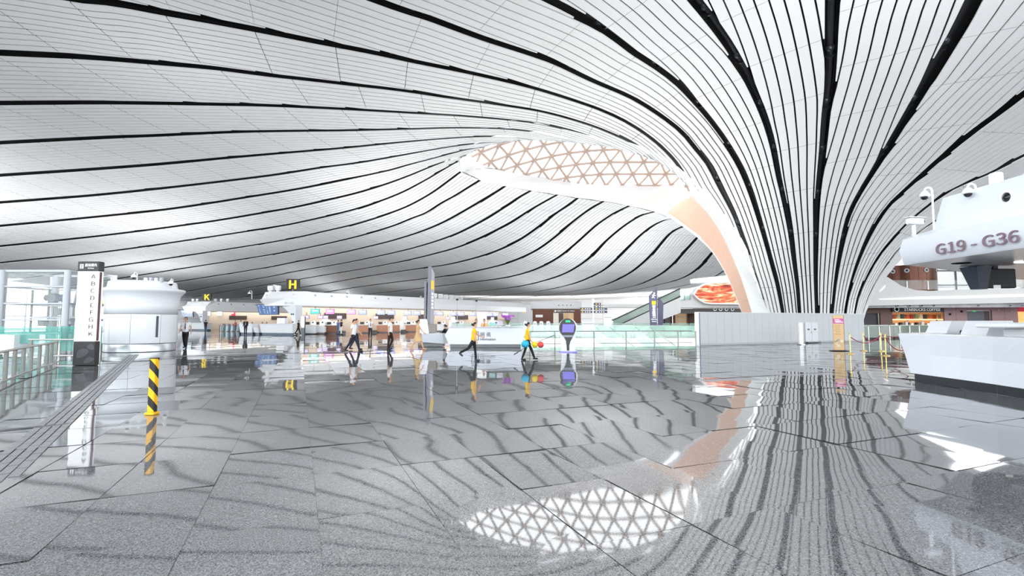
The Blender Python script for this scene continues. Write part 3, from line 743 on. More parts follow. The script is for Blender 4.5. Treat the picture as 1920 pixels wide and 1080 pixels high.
# ------------------------------------------------------------------ left side: directory totems, booth, lift, escalator, guard rail
def totem(x, y, w, dp, h, label, letters=None, rz=0., group=None, d2=False):
    t = thing('directory_totem', label, 'directory sign', (x, y, 0), rz, group)
    b0, b1 = .82, h-.34
    m = MB(); m.box((0, 0, b0/2), (w, dp, b0), b=.02); base = m.build('base', CHAR, t)
    m = MB(); m.box((0, 0, (b0+b1)/2), (w-.01, dp-.01, b1-b0), b=.015); body = m.build('light_panel', mat('lit_panel_white', 'fbfbfd', .4, emit=.2, noise=.01), t)
    m = MB(); m.box((0, 0, (b1+h)/2), (w+.01, dp+.01, h-b1), b=.02); cap = m.build('cap', CHAR, t)
    pet = mat('petal_grey', '4a4c52', .5); f = -dp/2-.004
    def petal(c, r1, r2, a):
        q = MB(); n = 20; P = []
        for i in range(n):
            u = 2*math.pi*i/n; X = r1*math.cos(u)*(1-.35*math.sin(u)); Z = r2*math.sin(u)
            P.append((c[0]+X*math.cos(a)-Z*math.sin(a), c[1]+X*math.sin(a)+Z*math.cos(a)))
        q.slab(P, f-.002, f+.002); q.build('petal_mark', pet, base)
    petal((-.06*w, .43), .3*w, .14, .5); petal((.26*w, .19), .24*w, .09, .35); petal((.33*w, .64), .17*w, .1, -.3)
    m = MB(); m.box((w/2+.004, -dp*.1, (b0+b1)/2), (.012, dp*.35, b1-b0-.05)); m.build('edge_strip', mat('maroon_strip', '6b4450', .4, noise=.25, nscale=14), body)
    for z in (b0+.62, b1-.66):
        m = MB(); m.box((0, f+.002, z), (w-.02, .003, .006)); m.build('seam', mat('seam_grey', 'c9c9d2', .5), body)
    WH = mat('sign_white', 'f4f4f4', .5, emit=.3)
    m = MB(); m.box((-.3*w, f, (b1+h)/2), (.16*w, .006, .15)); ic = m.build('pictogram', WH, cap)
    m = MB(); m.box((-.3*w, f-.004, (b1+h)/2-.02), (.035*w, .004, .09)); m.ball((-.3*w, f-.004, (b1+h)/2+.045), .018, 8); m.build('pictogram_figure', CHAR, cap)
    text('航站楼内', .115, WH, cap, (.13*w, f-.003, (b1+h)/2+.035), (math.pi/2, 0, 0), bold=.01, xs=.9)
    text('Airlines', .07, WH, cap, (.13*w, f-.003, (b1+h)/2-.065), (math.pi/2, 0, 0))
    if letters:
        for i, c in enumerate(letters):
            text(c, .2, mat('letter_grey', '33333b', .5), body, (.27*w, f-.002, b1-.17-i*.2475), (math.pi/2, 0, 0), name='letter', bold=.0, xs=1.35, sans=True)
    if d2:
        m = MB(); m.box((.1*w, f-.002, b1-.62), (w*.8, .006, .34)); m.build('yellow_notice', mat('pale_yellow', 'fbdc8c', .5), body)
        for z in (.95, 1.25):
            m = MB(); m.box((-.2*w, f-.002, z), (.3*w, .006, .04)); m.build('notice_mark', CHAR, body)
    return t
p = G(155, 685.5); totem(p.x, p.y+.12, .74, .24, 3.58, 'tall white directory totem with letters A to K and dark petal base', 'ABCDEFGHK', 0)
p = G(190, 650); totem(p.x, p.y, .86, .3, 3.58, 'white directory totem with a yellow notice, behind the lettered one', None, 0, d2=True)

# hazard bollard
p = G(285, 777); t = thing('bollard', 'slim post with black and yellow hazard stripes on open floor', 'bollard', (p.x, p.y, 0))
m = bpy.data.materials.new('hazard_tape'); m.use_nodes = True; nt = m.node_tree
tc = nt.nodes.new('ShaderNodeTexCoord'); wv = nt.nodes.new('ShaderNodeTexWave'); wv.bands_direction = 'DIAGONAL'; wv.inputs['Scale'].default_value = 2.15
rp = nt.nodes.new('ShaderNodeValToRGB'); rp.color_ramp.interpolation = 'CONSTANT'; rp.color_ramp.elements[0].color = (*srgb('f2b50c'), 1); rp.color_ramp.elements[1].position = .5; rp.color_ramp.elements[1].color = (*srgb('131313'), 1)
nt.links.new(tc.outputs['Object'], wv.inputs['Vector']); nt.links.new(wv.outputs[0], rp.inputs[0]); nt.links.new(rp.outputs[0], nt.nodes['Principled BSDF'].inputs['Base Color'])
q = MB(); q.box((0, 0, .47), (.1, .1, .86), b=.008); q.build('post', m, t)
q = MB(); q.box((0, 0, .02), (.15, .15, .04), b=.006); q.build('foot_plate', mat('hazard_yellow', 'e9b20d', .5), t)
q = MB(); q.box((0, 0, .905), (.104, .104, .012), b=.004); q.build('top_cap', DARK, t)

# dome camera on a goose-neck
def dome_cam(x, y, z, label, h=.5, s=1., rz=0., group=None):
    t = thing('dome_camera', label, 'camera', (x, y, z), rz, group)
    q = MB(); pts = [(0, 0, 0), (0, 0, h)]+[(-.12*s*(1-math.cos(a)), 0, h+.12*s*math.sin(a)) for a in (.5, 1., 1.57, 2.1, 2.6, 3.1)]+[(-.24*s, 0, h-.04*s)]
    q.tube(pts, .028*s, 8); q.build('gooseneck_pole', WHITE, t, smooth=True)
    q = MB(); q.lathe([(.001, 0), (.07*s, -.01*s), (.11*s, -.07*s), (.14*s, -.12*s), (.14*s, -.17*s), (.11*s, -.18*s)], (-.24*s, 0, h), 16); q.build('housing', WHITE, t, smooth=True)
    q = MB(); q.lathe([(.1*s, -.17*s), (.098*s, -.21*s), (.075*s, -.25*s), (.04*s, -.275*s), (.001, -.28*s)], (-.24*s, 0, h), 16); q.build('lens_dome', mat('smoked_dome', '0c0d10', .08), t, smooth=True)
    return t
# round service booth
bx, by = -19.12, 25.95
t = thing('service_booth', 'large round white booth with a flared top and steel plinth', 'booth', (bx, by, 0))
q = MB(); q.lathe([(1.5, 0), (1.52, .02), (1.52, .36), (1.5, .40)], n=48); q.build('plinth', mat('ribbed_steel', 'c2c5c9', .3, .85, noise=.12, nscale=40), t, smooth=True)
a0 = [0, .9, 1.55, 2.35, 3.1, 3.9, 4.6, 5.4, 6.283]
for i in range(8):
    q = MB(); q.lathe([(1.54, .42), (1.56, .5), (1.56, 1.86)], n=8, a0=a0[i]+.004-math.pi*.5-1.2, a1=a0[i+1]-.004-math.pi*.5-1.2); q.build('wall_panel', WHITEG, t, smooth=True)
q = MB(); q.lathe([(1.555, 1.87), (1.56, 2.3), (1.59, 2.6), (1.66, 2.82), (1.79, 2.98), (1.86, 3.06), (1.86, 3.12), (1.80, 3.16), (1.56, 3.2), (1.5, 3.25), (1.46, 3.5), (1.4, 3.55), (.001, 3.57)], n=56); q.build('flared_roof', WHITEG, t, smooth='all')
q = MB(); q.lathe([(1.5, .42), (1.5, 1.9)], n=40); q.build('inner_wall', mat('joint_line', '9da3aa', .6), t)
a = math.radians(-30)
q = MB()
for k in range(9): q.lathe([(1.575, .55), (1.575, 1.75)], n=2, a0=a-.05+.0115*k, a1=a-.05+.0115*k+.005)
q = MB(); q.lathe([(1.57, .72), (1.572, 1.78)], n=3, a0=a-.035, a1=a+.035); q.build('vent_slot', mat('vent_dark', '4a4d52', .5), t)
dome_cam(bx+.32, by-.9, 3.55, 'dome camera on the front of the round booth roof', .3, .9, W(90))
dome_cam(bx+1.72, by-.3, 3.17, 'dome camera on the right edge of the round booth roof', .4, .9, W(100))
t = thing('roof_equipment', 'small grey junction boxes on the round booth roof', 'equipment', (bx+.95, by-.75, 3.55))
for i in range(4): q = MB(); q.box((i*.22-.3, i*.06, .06), (.14, .14, .2+.04*(i % 2)), b=.015); q.build('junction_box', CGR if i % 2 else WHITE, t)

# glazed lift shaft
x0, x1, y0, y1, H = -24.5, -21.35, 24.0, 26.8, 3.97
t = thing('lift_shaft', 'glazed lift shaft with grey steel frame and machinery inside', 'lift', ((x0+x1)/2, y0, 0))
ox = (x0+x1)/2
GST = mat('painted_steel', 'aeb2b8', .4, .4)
for X, Y in ((x0, 0), (x1, 0), (x0, y1-y0), (x1, y1-y0)):
    q = MB(); r = .2 if X == x0 else .14; q.lathe([(r, 0), (r, H)], (X-ox, Y, 0), 16); q.build('column', GST, t, smooth=True)
for z in (.95, 1.58, 2.36, 3.18, H-.04):
    for Y in (0, y1-y0):
        q = MB(); q.box((0, Y, z), (x1-x0, .12, .09 if z < H-.1 else .12), b=.01); q.build('crossbar', GST, t)
    for X in (x0, x1):
        q = MB(); q.box((X-ox, (y1-y0)/2, z), (.1, y1-y0, .09), b=.01); q.build('crossbar', GST, t)
for za, zb in ((0, .9), (1.0, 1.52), (1.64, 2.3), (2.42, 3.12), (3.24, H-.1)):
    q = MB(); q.box((0, 0, (za+zb)/2), (x1-x0-.4, .02, zb-za)); q.build('glass_pane', GLASS, t)
    q = MB(); q.box((x1-ox, (y1-y0)/2, (za+zb)/2), (.02, y1-y0-.3, zb-za)); q.build('glass_pane', GLASS, t)
mm = thing('lift_machine', 'dark lift motor and guide rails seen through the shaft glass', 'machine', (ox-.1, y0+1.4, 0))
for X in (-1.3, -.45, .45, 1.3): q = MB(); q.box((X, 0, 1.55), (.07, .09, 3.1), b=.01); q.build('guide_rail', DSTEEL, mm)
for z, w_ in ((.9, 2.5), (1.7, 2.6), (2.3, 1.6)): q = MB(); q.box((0, 0, z), (w_, .2, .09), b=.01); q.build('bracket_beam', GST, mm)
q = MB(); q.box((0, -.1, 2.7), (.5, .5, .36), b=.04); q.tube([(-.5, -.1, 2.7), (.55, -.1, 2.7)], .16, 12); q.build('motor', mat('motor_blue', '3b4668', .45, .3), mm)
q = MB(); q.tube([(0, -.38, 2.7), (0, -.1, 2.7)], .24, 16); q.build('sheave', DSTEEL, mm)
for X in (-.2, -.1, .1, .2): q = MB(); q.tube([(X, 0, .6), (X, 0, 2.9)], .02, 5); q.build('hoist_rope', DSTEEL, mm)
for X, z in ((-.8, 1.45), (.85, 1.5), (0, 2.0), (-.3, 1.3), (.4, 1.2)): q = MB(); q.box((X, .1, z), (.3, .25, .35), b=.02); q.build('counterweight', mat('grey_equipment', '767a82', .5, noise=.1), mm)

# low guard rail curving along the opening on the left
pts = [(-10.2, 9.7), (-11.85, 11.6), (-13.0, 13.2), (-14.1, 14.8), (-15.2, 16.5), (-16.1, 17.8)]
t = thing('guard_rail', 'stainless guard rail with glass infill at left edge', 'railing', (pts[0][0], pts[0][1], 0)); o0 = Vector((*pts[0], 0))
P = [Vector((*p, 0))-o0 for p in pts]
RAILM = mat('satin_steel', '86827e', .45, .3)
q = MB(); q.tube([p+Vector((0, 0, .78)) for p in P], .035, 8); q.build('handrail', mat('rail_taupe', 'a29e99', .35, .5), t, smooth=True)
q = MB(); q.tube([p+Vector((.08, .05, .1)) for p in P], .03, 8); q.build('lower_rail', STEEL, t, smooth=True)
for i, p in enumerate(P[:-1]):
    for f in (0, .5):
        c = p.lerp(P[i+1], f); q = MB(); q.box((c.x, c.y, .38), (.05, .09, .76), math.atan2(P[i+1].y-p.y, P[i+1].x-p.x), b=.008); q.build('post', RAILM, t)
        e = p.lerp(P[i+1], f+.5); d = (e-c); cc = (c+e)/2
        q = MB(); q.box((cc.x, cc.y, .42), (d.length-.1, .012, .56), math.atan2(d.y, d.x)); q.build('glass_pane', mat('teal_glass', 'a9d8d2', .03, alpha=.3), t)
t = thing('guard_rail', 'short stainless barrier rail just left of the lettered totem', 'railing', (-17.6, 19.6, 0))
for z in (.8, .18): q = MB(); q.tube([(-1.2, 0, z), (1.1, 0, z)], .03, 8); q.build('handrail' if z > .5 else 'lower_rail', STEEL, t, smooth=True)
for X in (-1.1, -.1, .85): q = MB(); q.box((X, 0, .4), (.09, .05, .8), b=.01); q.build('post', RAILM, t)
q = MB(); q.box((-.6, .02, .45), (.8, .012, .55)); q.build('glass_pane', MATS['teal_glass'], t)
# escalator behind it, sinking to the floor below
t = thing('escalator', 'escalator with green glass balustrade in front of the lift shaft', 'escalator', (-22, 21.6, 0))
q = MB(); q.slab([(-4.5, .75), (-1.0, .98), (-1.0, 1.29), (-4.5, 1.29)], 0, .03); q.build('glass_balustrade', GGLASS, t)
q = MB(); q.slab([(-1.0, .55), (2.4, .55), (2.4, 1.29), (-1.0, 1.29)], .3, .33); q.build('glass_balustrade', GGLASS, t)
q = MB(); q.slab([(-4.5, .1), (.6, .1), (.6, .92), (-1.0, .98), (-4.5, .70)], .05, 1.2); q.build('side_cladding', mat('cladding_white', 'e3e9ee', .4, noise=.03), t)
q = MB(); q.tube([(-4.5, .015, .72), (-1.2, .015, .97), (-.9, .015, 1.0)], .045, 8); q.build('handrail', mat('handrail_grey', '6d7476', .4), t, smooth=True)
for X in (-3.8, -2.6, -1.4): q = MB(); q.box((X, .0, 1.0), (.05, .05, .56)); q.build('glass_clamp', STEEL, t)
for i in range(6): q = MB(); q.box((-3.6+i*.5, .62, 1.0-.0*i), (.46, 1.0, .05), b=.01); q.build('tread', DSTEEL, t)
t = thing('glass_screen', 'teal glass screen beside the lettered totem', 'screen', (-19.2, 22.4, 0))
q = MB(); q.box((0, 0, .75), (1.9, .02, 1.1)); q.build('glass_pane', GGLASS, t)
for X in (-.9, .9): q = MB(); q.box((X, 0, .65), (.05, .05, 1.3)); q.build('post', STEEL, t)
q = MB(); q.box((.2, .2, 1.15), (.7, .5, .75), b=.05); q.build('cabinet', mat('cabinet_blue', '8e9dbb', .5, noise=.05), t)
# glazed facade far to the left
fac = struct(thing('window_2', 'tall glazed facade on the far left', 'window', (-97, 60, 0))); del fac['category']; fac['kind'] = 'structure'
FR = mat('facade_frame', 'd9dde2', .5)
for i in range(22):
    q = MB(); q.box((0, -30+i*5, 5.2), (.35, .22, 10.4), b=.02); q.build('mullion', FR, fac)
for z in (.1, 2.6, 5.2, 7.8, 10.3): q = MB(); q.box((0, 22.5, z), (.2, 105, .16)); q.build('transom', FR, fac)
for i in range(21):
    for j in range(4): q = MB(); q.box((0, -27.5+i*5, 1.35+j*2.6), (.03, 4.7, 2.4)); q.build('pane', GLASS, fac)
for i in range(5):
    q = MB(); q.tube([(6, -22+i*22, 0), (6, -22+i*22, 4.5), (2.5, -26+i*22, 9.8)], [.35, .3, .2], 10); q.tube([(6, -22+i*22, 4.2), (2.5, -17+i*22, 9.8)], [.28, .2], 10); q.build('branching_prop', FR, fac, smooth=True)
# ------------------------------------------------------------------ check-in islands H and K
SCRF = mat('screen_bezel', '1d1d22', .4)
def scr(name, col, e=1.1): return mat('screen_'+name, col, .3, emit=e)
def monitor(x, y, z, w, h, rz, m, label, group):
    t = thing('display_screen', label, 'screen', (x, y, z), rz, group)
    q = MB(); q.box((0, .05, 0), (w+.06, .09, h+.06), b=.015); q.build('housing', SCRF, t)
    q = MB(); q.box((0, 0, 0), (w, .012, h)); q.build('display', m, t)
    q = MB(); q.box((0, -.008, h*.12), (w*.62, .004, h*.3)); q.build('display_band', mat(m.name+'_band', 'e9ecff', .4, emit=.9), t)
    q = MB(); q.box((0, .1, h*.5+.18), (.06, .06, .36)); q.build('hanger', DSTEEL, t)
    return t
def island(name, A, B, L, letter, label, boards, sgn, tail_label):
    """A, B plan corners of the end that faces us; the long side runs on from B"""
    A, B = Vector((*A, 0)), Vector((*B, 0)); e = (B-A).normalized(); w = (B-A).length
    u = Vector((.6, .8, 0)); rz = math.atan2(e.y, e.x)
    t = thing('check_in_roof', label, 'canopy', B[:])
    def pl(a, b): return ((A-B)+e*a+u*b)
    def ring(z, i, tip=0.):
        p = [pl(-tip, 1.0), pl(w*.35, -.4-tip*.5+i), pl(w*.8, i), pl(w-.1, .8+i), pl(w-i, 2+i), pl(w-i, L), pl(i, L), pl(i*.5-tip, 4)]
        return [Vector((q.x, q.y, z)) for q in p]
    q = MB(); q.loft([ring(3.32, 0), ring(3.36, -.08), ring(4.15, -.05, .9), ring(4.28, .1, .5), ring(4.98, .75), ring(5.06, .95)], True)
    r0 = ring(3.32, 0); q.add(r0, [tuple(range(7, -1, -1))]); r1 = ring(5.06, .95); q.add(r1, [tuple(range(8))])
    q.build('roof_shell', WHITE, t)
    pt = MB()
    hold = mat('port_grey', 'a8adb5', .5)
    for i in range(14):                                     # round nozzles along the slope
        c = pl(w*.12+w*.72*i/6, .75) if i < 7 else pl(w-.4, 3+(i-7)*2.2); c.z = 4.62
        k = MB(); k.ball(c, .13, 8); k.build('air_nozzle', hold, t, smooth=True)
    # curved leg
    k = MB(); P = []
    for a in range(10):
        f = a/9; x = w*.98-.3-1.9*(1-f)**2.2; P.append((x, 3.4-f*2.2))
    back = [(w+.1, 1.2), (w+.1, 3.4)]
    poly = P+back
    k.add([pl(p[0], .2)+Vector((0, 0, p[1])) for p in poly]+[pl(p[0], 1.0)+Vector((0, 0, p[1])) for p in poly], [tuple(range(len(poly))), tuple(range(2*len(poly)-1, len(poly)-1, -1))]+[(i, i+len(poly), (i+1) % len(poly)+len(poly), (i+1) % len(poly)) for i in range(len(poly))])
    k.build('curved_leg', mat('leg_grey_white', 'dfe3e9', .4, noise=.03), t)
    for z in (2.5, 2.5): pass
    for dx, z in ((-.55, 2.35), (-.25, 2.35), (-.3, 1.45)): k = MB(); k.ball(pl(w+dx, .18)+Vector((0, 0, z)), .09, 8); k.build('leg_port', DARK, t)
    text(tail_label, .34, mat('pale_letter', 'b9bcc4', .5), t, pl(w-.6, -.12)+Vector((0, 0, 3.62)), (math.pi/2, 0, rz), bold=.004)
    # interior core wall under the roof
    k = MB(); c0, c1 = pl(w*.45, 3), pl(w*.45, L-1.5); n = e
    k.add([c0-n*.4, c0+n*.4, c1+n*.4, c1-n*.4]+[p+Vector((0, 0, 3.3)) for p in (c0-n*.4, c0+n*.4, c1+n*.4, c1-n*.4)], [(0, 3, 2, 1), (4, 5, 6, 7), (0, 1, 5, 4), (1, 2, 6, 5), (2, 3, 7, 6), (3, 0, 4, 7)])
    k.build('core_wall', mat('warm_beige_wall', 'c6b7a6', .6, noise=.04), t)
    for i in range(5):
        k = MB(); c = pl(w*.45+.46, 8+i*8); k.box(c+Vector((0, 0, 2.25)), (.12, 3.2, .7), math.atan2(u.y, u.x)-math.pi/2); k.build('dark_recess', mat('recess_brown', '3f322f', .5, noise=.1), t)
    # sign
    s = thing('island_sign', 'dark cube sign with yellow letter '+letter+' above its check-in island', 'sign', sgn, .12)
    k = MB(); k.box((0, 0, .92), (1.5, .35, 1.14), b=.03); bd = k.build('sign_box', CHAR, s)
    k = MB(); k.box((0, 0, .17), (.16, .16, .4)); k.build('post', DSTEEL, s)
    text(letter, 1.3, mat('sign_yellow_lit', 'f6d327', .5, emit=.6), bd, (0, -.18, .92), (math.pi/2, 0, 0), name='letter', bold=.012, xs=1.1, sans=True)
    # flight board on the end
    c = B+(pl(w*.34, -.25)); f = thing('flight_board', boards[0], 'screen', (c.x, c.y, 2.95), rz)
    k = MB(); k.add([(-1.5, .06, .62), (1.5, .06, .62), (1.3, .35, -.65), (-1.3, .35, -.65), (-1.5, .2, .62), (1.5, .2, .62), (1.3, .5, -.65), (-1.3, .5, -.65)], [(3, 2, 1, 0), (4, 5, 6, 7), (0, 1, 5, 4), (1, 2, 6, 5), (2, 3, 7, 6), (3, 0, 4, 7)])
    k.build('housing', DSTEEL, f); f.scale = (1.22, 1, 1)
    def bp(X, Z): k_ = (.62-Z)/1.27; return Vector((X*(1-.13*k_), .06+.29*k_-.015, Z))
    k = MB(); k.add([bp(-1.44, .56), bp(1.44, .56), bp(1.44, -.6), bp(-1.44, -.6)], [(3, 2, 1, 0)]); ds = k.build('display', scr(*boards[1]), f)
    tx = mat('board_text', 'c3d2e6', .5, emit=.5); rr = random.Random(5)
    for i in range(13):
        for cx_, cw in ((-1.2, .22), (-.55, .3), (-.1, .2), (.3, .26), (.95, .34)):
            if rr.random() < .22: continue
            z = .46-i*.078; g = bp(cx_, z)+Vector((0, -.006, 0)); k = MB(); k.box(g, (cw*rr.uniform(.6, 1), .004, .03)); k.build('text_row', tx, ds)
    return t, pl, B, e, u, w, rz
tH, plH, BH, eH, uH, wH, rzH = island('H', (-30.6, 60), (-25.0, 57.4), 46, 'H', 'white swept check-in roof under the letter H', ('blue flight board hung under the H island roof', ('board_blue', '46618c', .6)), (-26.0, 59.4, 5.05), 'H01 - H36')
tK, plK, BK, eK, uK, wK, rzK = island('K', (-59.4, 90), (-54.0, 87.2), 46, 'K', 'smaller white check-in roof under the letter K', ('grey flight board hung under the K island roof', ('board_grey', 'aab4bf', .5)), (-54.8, 90, 5.05), 'K01 - K32')
# lamps and gear standing on the two roofs
def cctv(x, y, z, rz, label, h=.6):
    t = thing('box_camera', label, 'camera', (x, y, z), rz)
    q = MB(); q.tube([(0, 0, 0), (0, 0, h)], .045, 8); q.build('post', WHITE, t, smooth=True)
    q = MB(); q.box((0, -.05, h+.09), (.16, .42, .16), b=.02); q.build('housing', WHITE, t)
    q = MB(); q.tube([(0, -.24, h+.09), (0, -.29, h+.09)], .06, 10); q.build('lens', DARK, t)
    q = MB(); q.box((0, -.05, h+.19), (.2, .5, .02), b=.005); q.build('sun_shield', WHITE, t)
    return t
def flood(x, y, z, rz, label, s=1., group=None):
    t = thing('floodlight', label, 'floodlight', (x, y, z), rz, group)
    q = MB(); q.box((0, 0, .06*s), (.3*s, .3*s, .12*s), b=.02); q.build('foot', WHITE, t)
    q = MB(); q.box((0, 0, .4*s), (.5*s, .34*s, .52*s), b=.05, taper=1.15); q.build('lamp_head', WHITE, t)
    q = MB(); q.box((0, 0, .665*s), (.44*s, .3*s, .02)); q.build('lamp_glass', mat('lamp_glass', 'ffffff', .2, emit=1.5), t)
for px, py, d in ((507, 549, 60.5), (521, 549, 60.2)):
    p = at(px, py, d); flood(p.x, p.y, 5.06, 0, 'white floodlight box left of the H sign, '+('outer' if px == 507 else 'inner')+' of two', 1.1)
p = at(514, 545, 60.6); cctv(p.x, p.y, 5.06, W(160), 'box camera between the floodlights on the H roof', .7)
for i, px in enumerate((815, 826, 836, 846, 855, 864)):
    d = 80+i*1.7; p = at(px, 556, d); flood(p.x, p.y, 5.06, W(-30), ['first', 'second', 'third', 'fourth', 'fifth', 'sixth'][i]+' from left of six slanted white floodlights on the H roof', 1.35, 'six floodlights on the H roof')
for i, (px, d) in enumerate(((654, 65), (791, 79), (917, 93))):
    p = at(px, 556, d); dome_cam(p.x, p.y, 5.06, ['left', 'middle', 'right'][i]+' one of three small dome cameras spaced along the H roof', .35, 1.0)
p = at(472, 560, 61); dome_cam(p.x, p.y, 4.2, 'dome camera on the left tip of the H roof', .9, 1.3)
for i, px in enumerate((362, 370, 404, 415, 427)):
    p = at(px, 560, 91); flood(p.x, p.y, 5.06, 0, ['first', 'second', 'third', 'fourth', 'fifth'][i]+' from left of five small floodlights on the K roof', .8, 'floodlights on the K roof')
# counters
BROWN = mat('brown_desk', '8a5a45', .45, noise=.08); TERRA = mat('terracotta_desk', 'c58c6f', .5, noise=.06)
def end_counter(pl, B, rz, a, b, label, z=1.2):
    c = B+pl((a+b)/2, -.7); L = abs(b-a)
    t = thing('check_in_counter', label, 'counter', (c.x, c.y, 0), rz)
    q = MB(); q.add([(-L/2, -.3, .22), (L/2, -.3, .22), (L/2+.1, -.45, z), (-L/2-.1, -.45, z), (-L/2, .4, .22), (L/2, .4, .22), (L/2+.1, .4, z), (-L/2-.1, .4, z)], [(3, 2, 1, 0)[::-1], (4, 7, 6, 5)[::-1], (0, 4, 5, 1)[::-1], (3, 2, 6, 7), (1, 5, 6, 2)[::-1], (0, 3, 7, 4)[::-1]]); q.build('front_panel', WHITEG, t)
    q = MB(); q.box((0, -.02, z+.015), (L+.3, 1.0, .04), b=.01); q.build('worktop', WHITE, t)
    q = MB(); q.box((0, .1, .11), (L-.1, .6, .22)); q.build('plinth', mat('plinth_dark', '4b5562', .3, .6), t)
    return t
end_counter(plH, BH, rzH, -1.2, .85, 'short white counter at the left of the H island end', 1.22)
end_counter(plH, BH, rzH, 2.35, 7.4, 'long white counter at the H island end, under its curved leg', 1.22)
end_counter(plK, BK, rzK, 1.4, 9.6, 'long white counter at the K island end', 1.25)
q = end_counter(plH, BH, rzH, 1.28, 1.98, 'low white counter between the two at the H island end', .8)
p = at(527, 600, 58.2); t = thing('white_cabinet', 'white cabinet block on the H island end counter', 'cabinet', (p.x, p.y+.4, 1.26), rzH)
q = MB(); q.box((0, 0, .33), (1.3, .5, .66), b=.02); q.build('carcass', WHITE, t); q = MB(); q.box((0, -.26, .33), (.01, .01, .6)); q.build('door_gap', CGR, t)
ordn = ['first', 'second', 'third', 'fourth', 'fifth', 'sixth', 'seventh', 'eighth', 'ninth', 'tenth', 'eleventh', 'twelfth', 'thirteenth', 'fourteenth', 'fifteenth', 'sixteenth', 'seventeenth']
def side(px, out=0.):
    """point on the line of the long side of H at a picture column"""
    b0 = BH+plH(wH-1.0+out, 0); r = (px-960)/FPX
    s = (r*b0.y-b0.x)/(uH.x-r*uH.y); return b0+uH*s, s
rzS = math.atan2(uH.y, uH.x)
deskkinds = [(582, CW, 'w'), (600, CW, 'g'), (622, BROWN, 'b'), (684, TERRA, 't'), (718, TERRA, 't'), (740, TERRA, 't'), (771, TERRA, 't'), (828, CW, 'w'), (862, CW, 'w'), (900, CW, 'w'), (935, CW, 'w')]
for i, (px, mm_, kind) in enumerate(deskkinds):
    c, s = side(px, .1); nm = {'w': 'white', 'g': 'white low', 'b': 'dark brown', 't': 'terracotta'}[kind]
    t = thing('check_in_desk', ordn[i]+' check-in desk from the letter H sign, with a '+nm+' front', 'desk', (c.x, c.y, 0), rzS-math.pi/2+.75)
    q = MB(); q.box((0, 0, .56), (1.45, .7, .9 if kind != 'g' else .7), b=.03); q.build('front', WHITEG if mm_ is CW else mm_, t)
    q = MB(); q.box((0, .05, 1.05), (1.6, .85, .05), b=.01); q.build('worktop', WHITE, t)
    q = MB(); q.box((0, .05, .06), (1.35, .6, .12)); q.build('plinth', DSTEEL, t)
    q = MB(); q.box((.35, .3, 1.32), (.62, .3, .5), b=.06, taper=.8); q.build('desk_pod', WHITEG, t)
    q = MB(); q.box((.3, .13, 1.4), (.16, .03, .16), b=.01); q.build('card_reader', DARK, t)
    q = MB(); q.box((-.35, .32, 1.3), (.5, .04, .32), b=.01); q.build('desk_monitor', SCRF, t)
    if i in (0, 1, 4): continue
    bt = thing('baggage_belt', 'grey baggage scale beside check-in desk '+ordn[i]+' from the letter H sign', 'conveyor', (c.x+uH.x*1.5+.15, c.y+uH.y*1.5-.2, 0), rzS-math.pi/2+.75)
    q = MB(); q.box((0, 0, .17), (.62, 1.2, .3), b=.03); q.build('housing', mat('belt_grey', '5a5d60', .5), bt)
    q = MB(); q.box((0, 0, .335), (.52, 1.15, .03), b=.01); q.build('belt', DARK, bt)
    if i % 2 == 0:
        a_ = thing('partition', 'arched white partition behind check-in desk '+ordn[i]+' from the letter H sign', 'partition', (c.x-eH.x*1.4, c.y-eH.y*1.4+.5, 0), rzS-math.pi/2+.75)
        q = MB(); pr = [(-1.5, .1)]+[(-1.5+.0, 1.2)]+[(-.9*math.cos(x)+.2, 1.2+.55*math.sin(x)) for x in np.linspace(.3, math.pi-.2, 9)]+[(1.3, .1)]; q.slab(pr, -.1, .1); q.build('panel', WHITE, a_)
        q = MB(); q.lathe([(.25, 0), (.3, .02)], (.2, -.12, 1.3), 12); q.build('opening', DARK, a_)
        q = MB(); q.box((-.1, .3, 1.95), (1.15, .05, .75), b=.01); fr_ = q.build('notice_frame', DARK, a_)
        q = MB(); q.box((-.1, .27, 1.95), (1.07, .03, .67)); q.build('notice', mat('notice_grey', 'dcdce4', .5), a_)
mons = [(557, 'cyan', '4fa3c8'), (591, 'teal', '4cb3b5'), (619, 'magenta', 'd97fd0'), (659, 'pink', 'e08fd8')]+[(x, 'lavender', '9aa2e0') for x in (680, 715, 734, 765, 782, 810, 825, 850, 865, 886, 918, 930, 948)]
for i, (px, cn, hx) in enumerate(mons):
    c, s = side(px, .35)
    monitor(c.x, c.y, 2.72-.0*i, 1.02, .58, rzS-math.pi/2+.72, scr(cn, hx, .85), (cn+' check-in screen under the H roof' if i < 4 else cn+' check-in screen, '+ordn[i]+' from the H sign along the roof'), 'check-in screens under the H roof')
for i, px in enumerate((575, 601, 611, 637, 705, 840)):
    c, s = side(px, -.3); monitor(c.x, c.y, 2.05, .62, .36, rzS-math.pi/2+.72, scr('small', 'b9a9dd', .7), ordn[i]+' of the smaller inner screens behind the H island desks, from the left', 'small inner screens of the H island')
for i, (px, d, cn, hx) in enumerate(((388, 89.5, 'white', 'e6e6ea'), (410, 92, 'pale', 'dfdfe6'), (434, 94, 'red', 'c9304f'), (468, 97.5, 'crimson', 'c42c4c'))):
    p = at(px, 588, d); monitor(p.x, p.y, p.z, 1.5, .75, W(-12), scr(cn, hx, .8), cn+' display screen under the K island roof', 'display screens under the K roof')
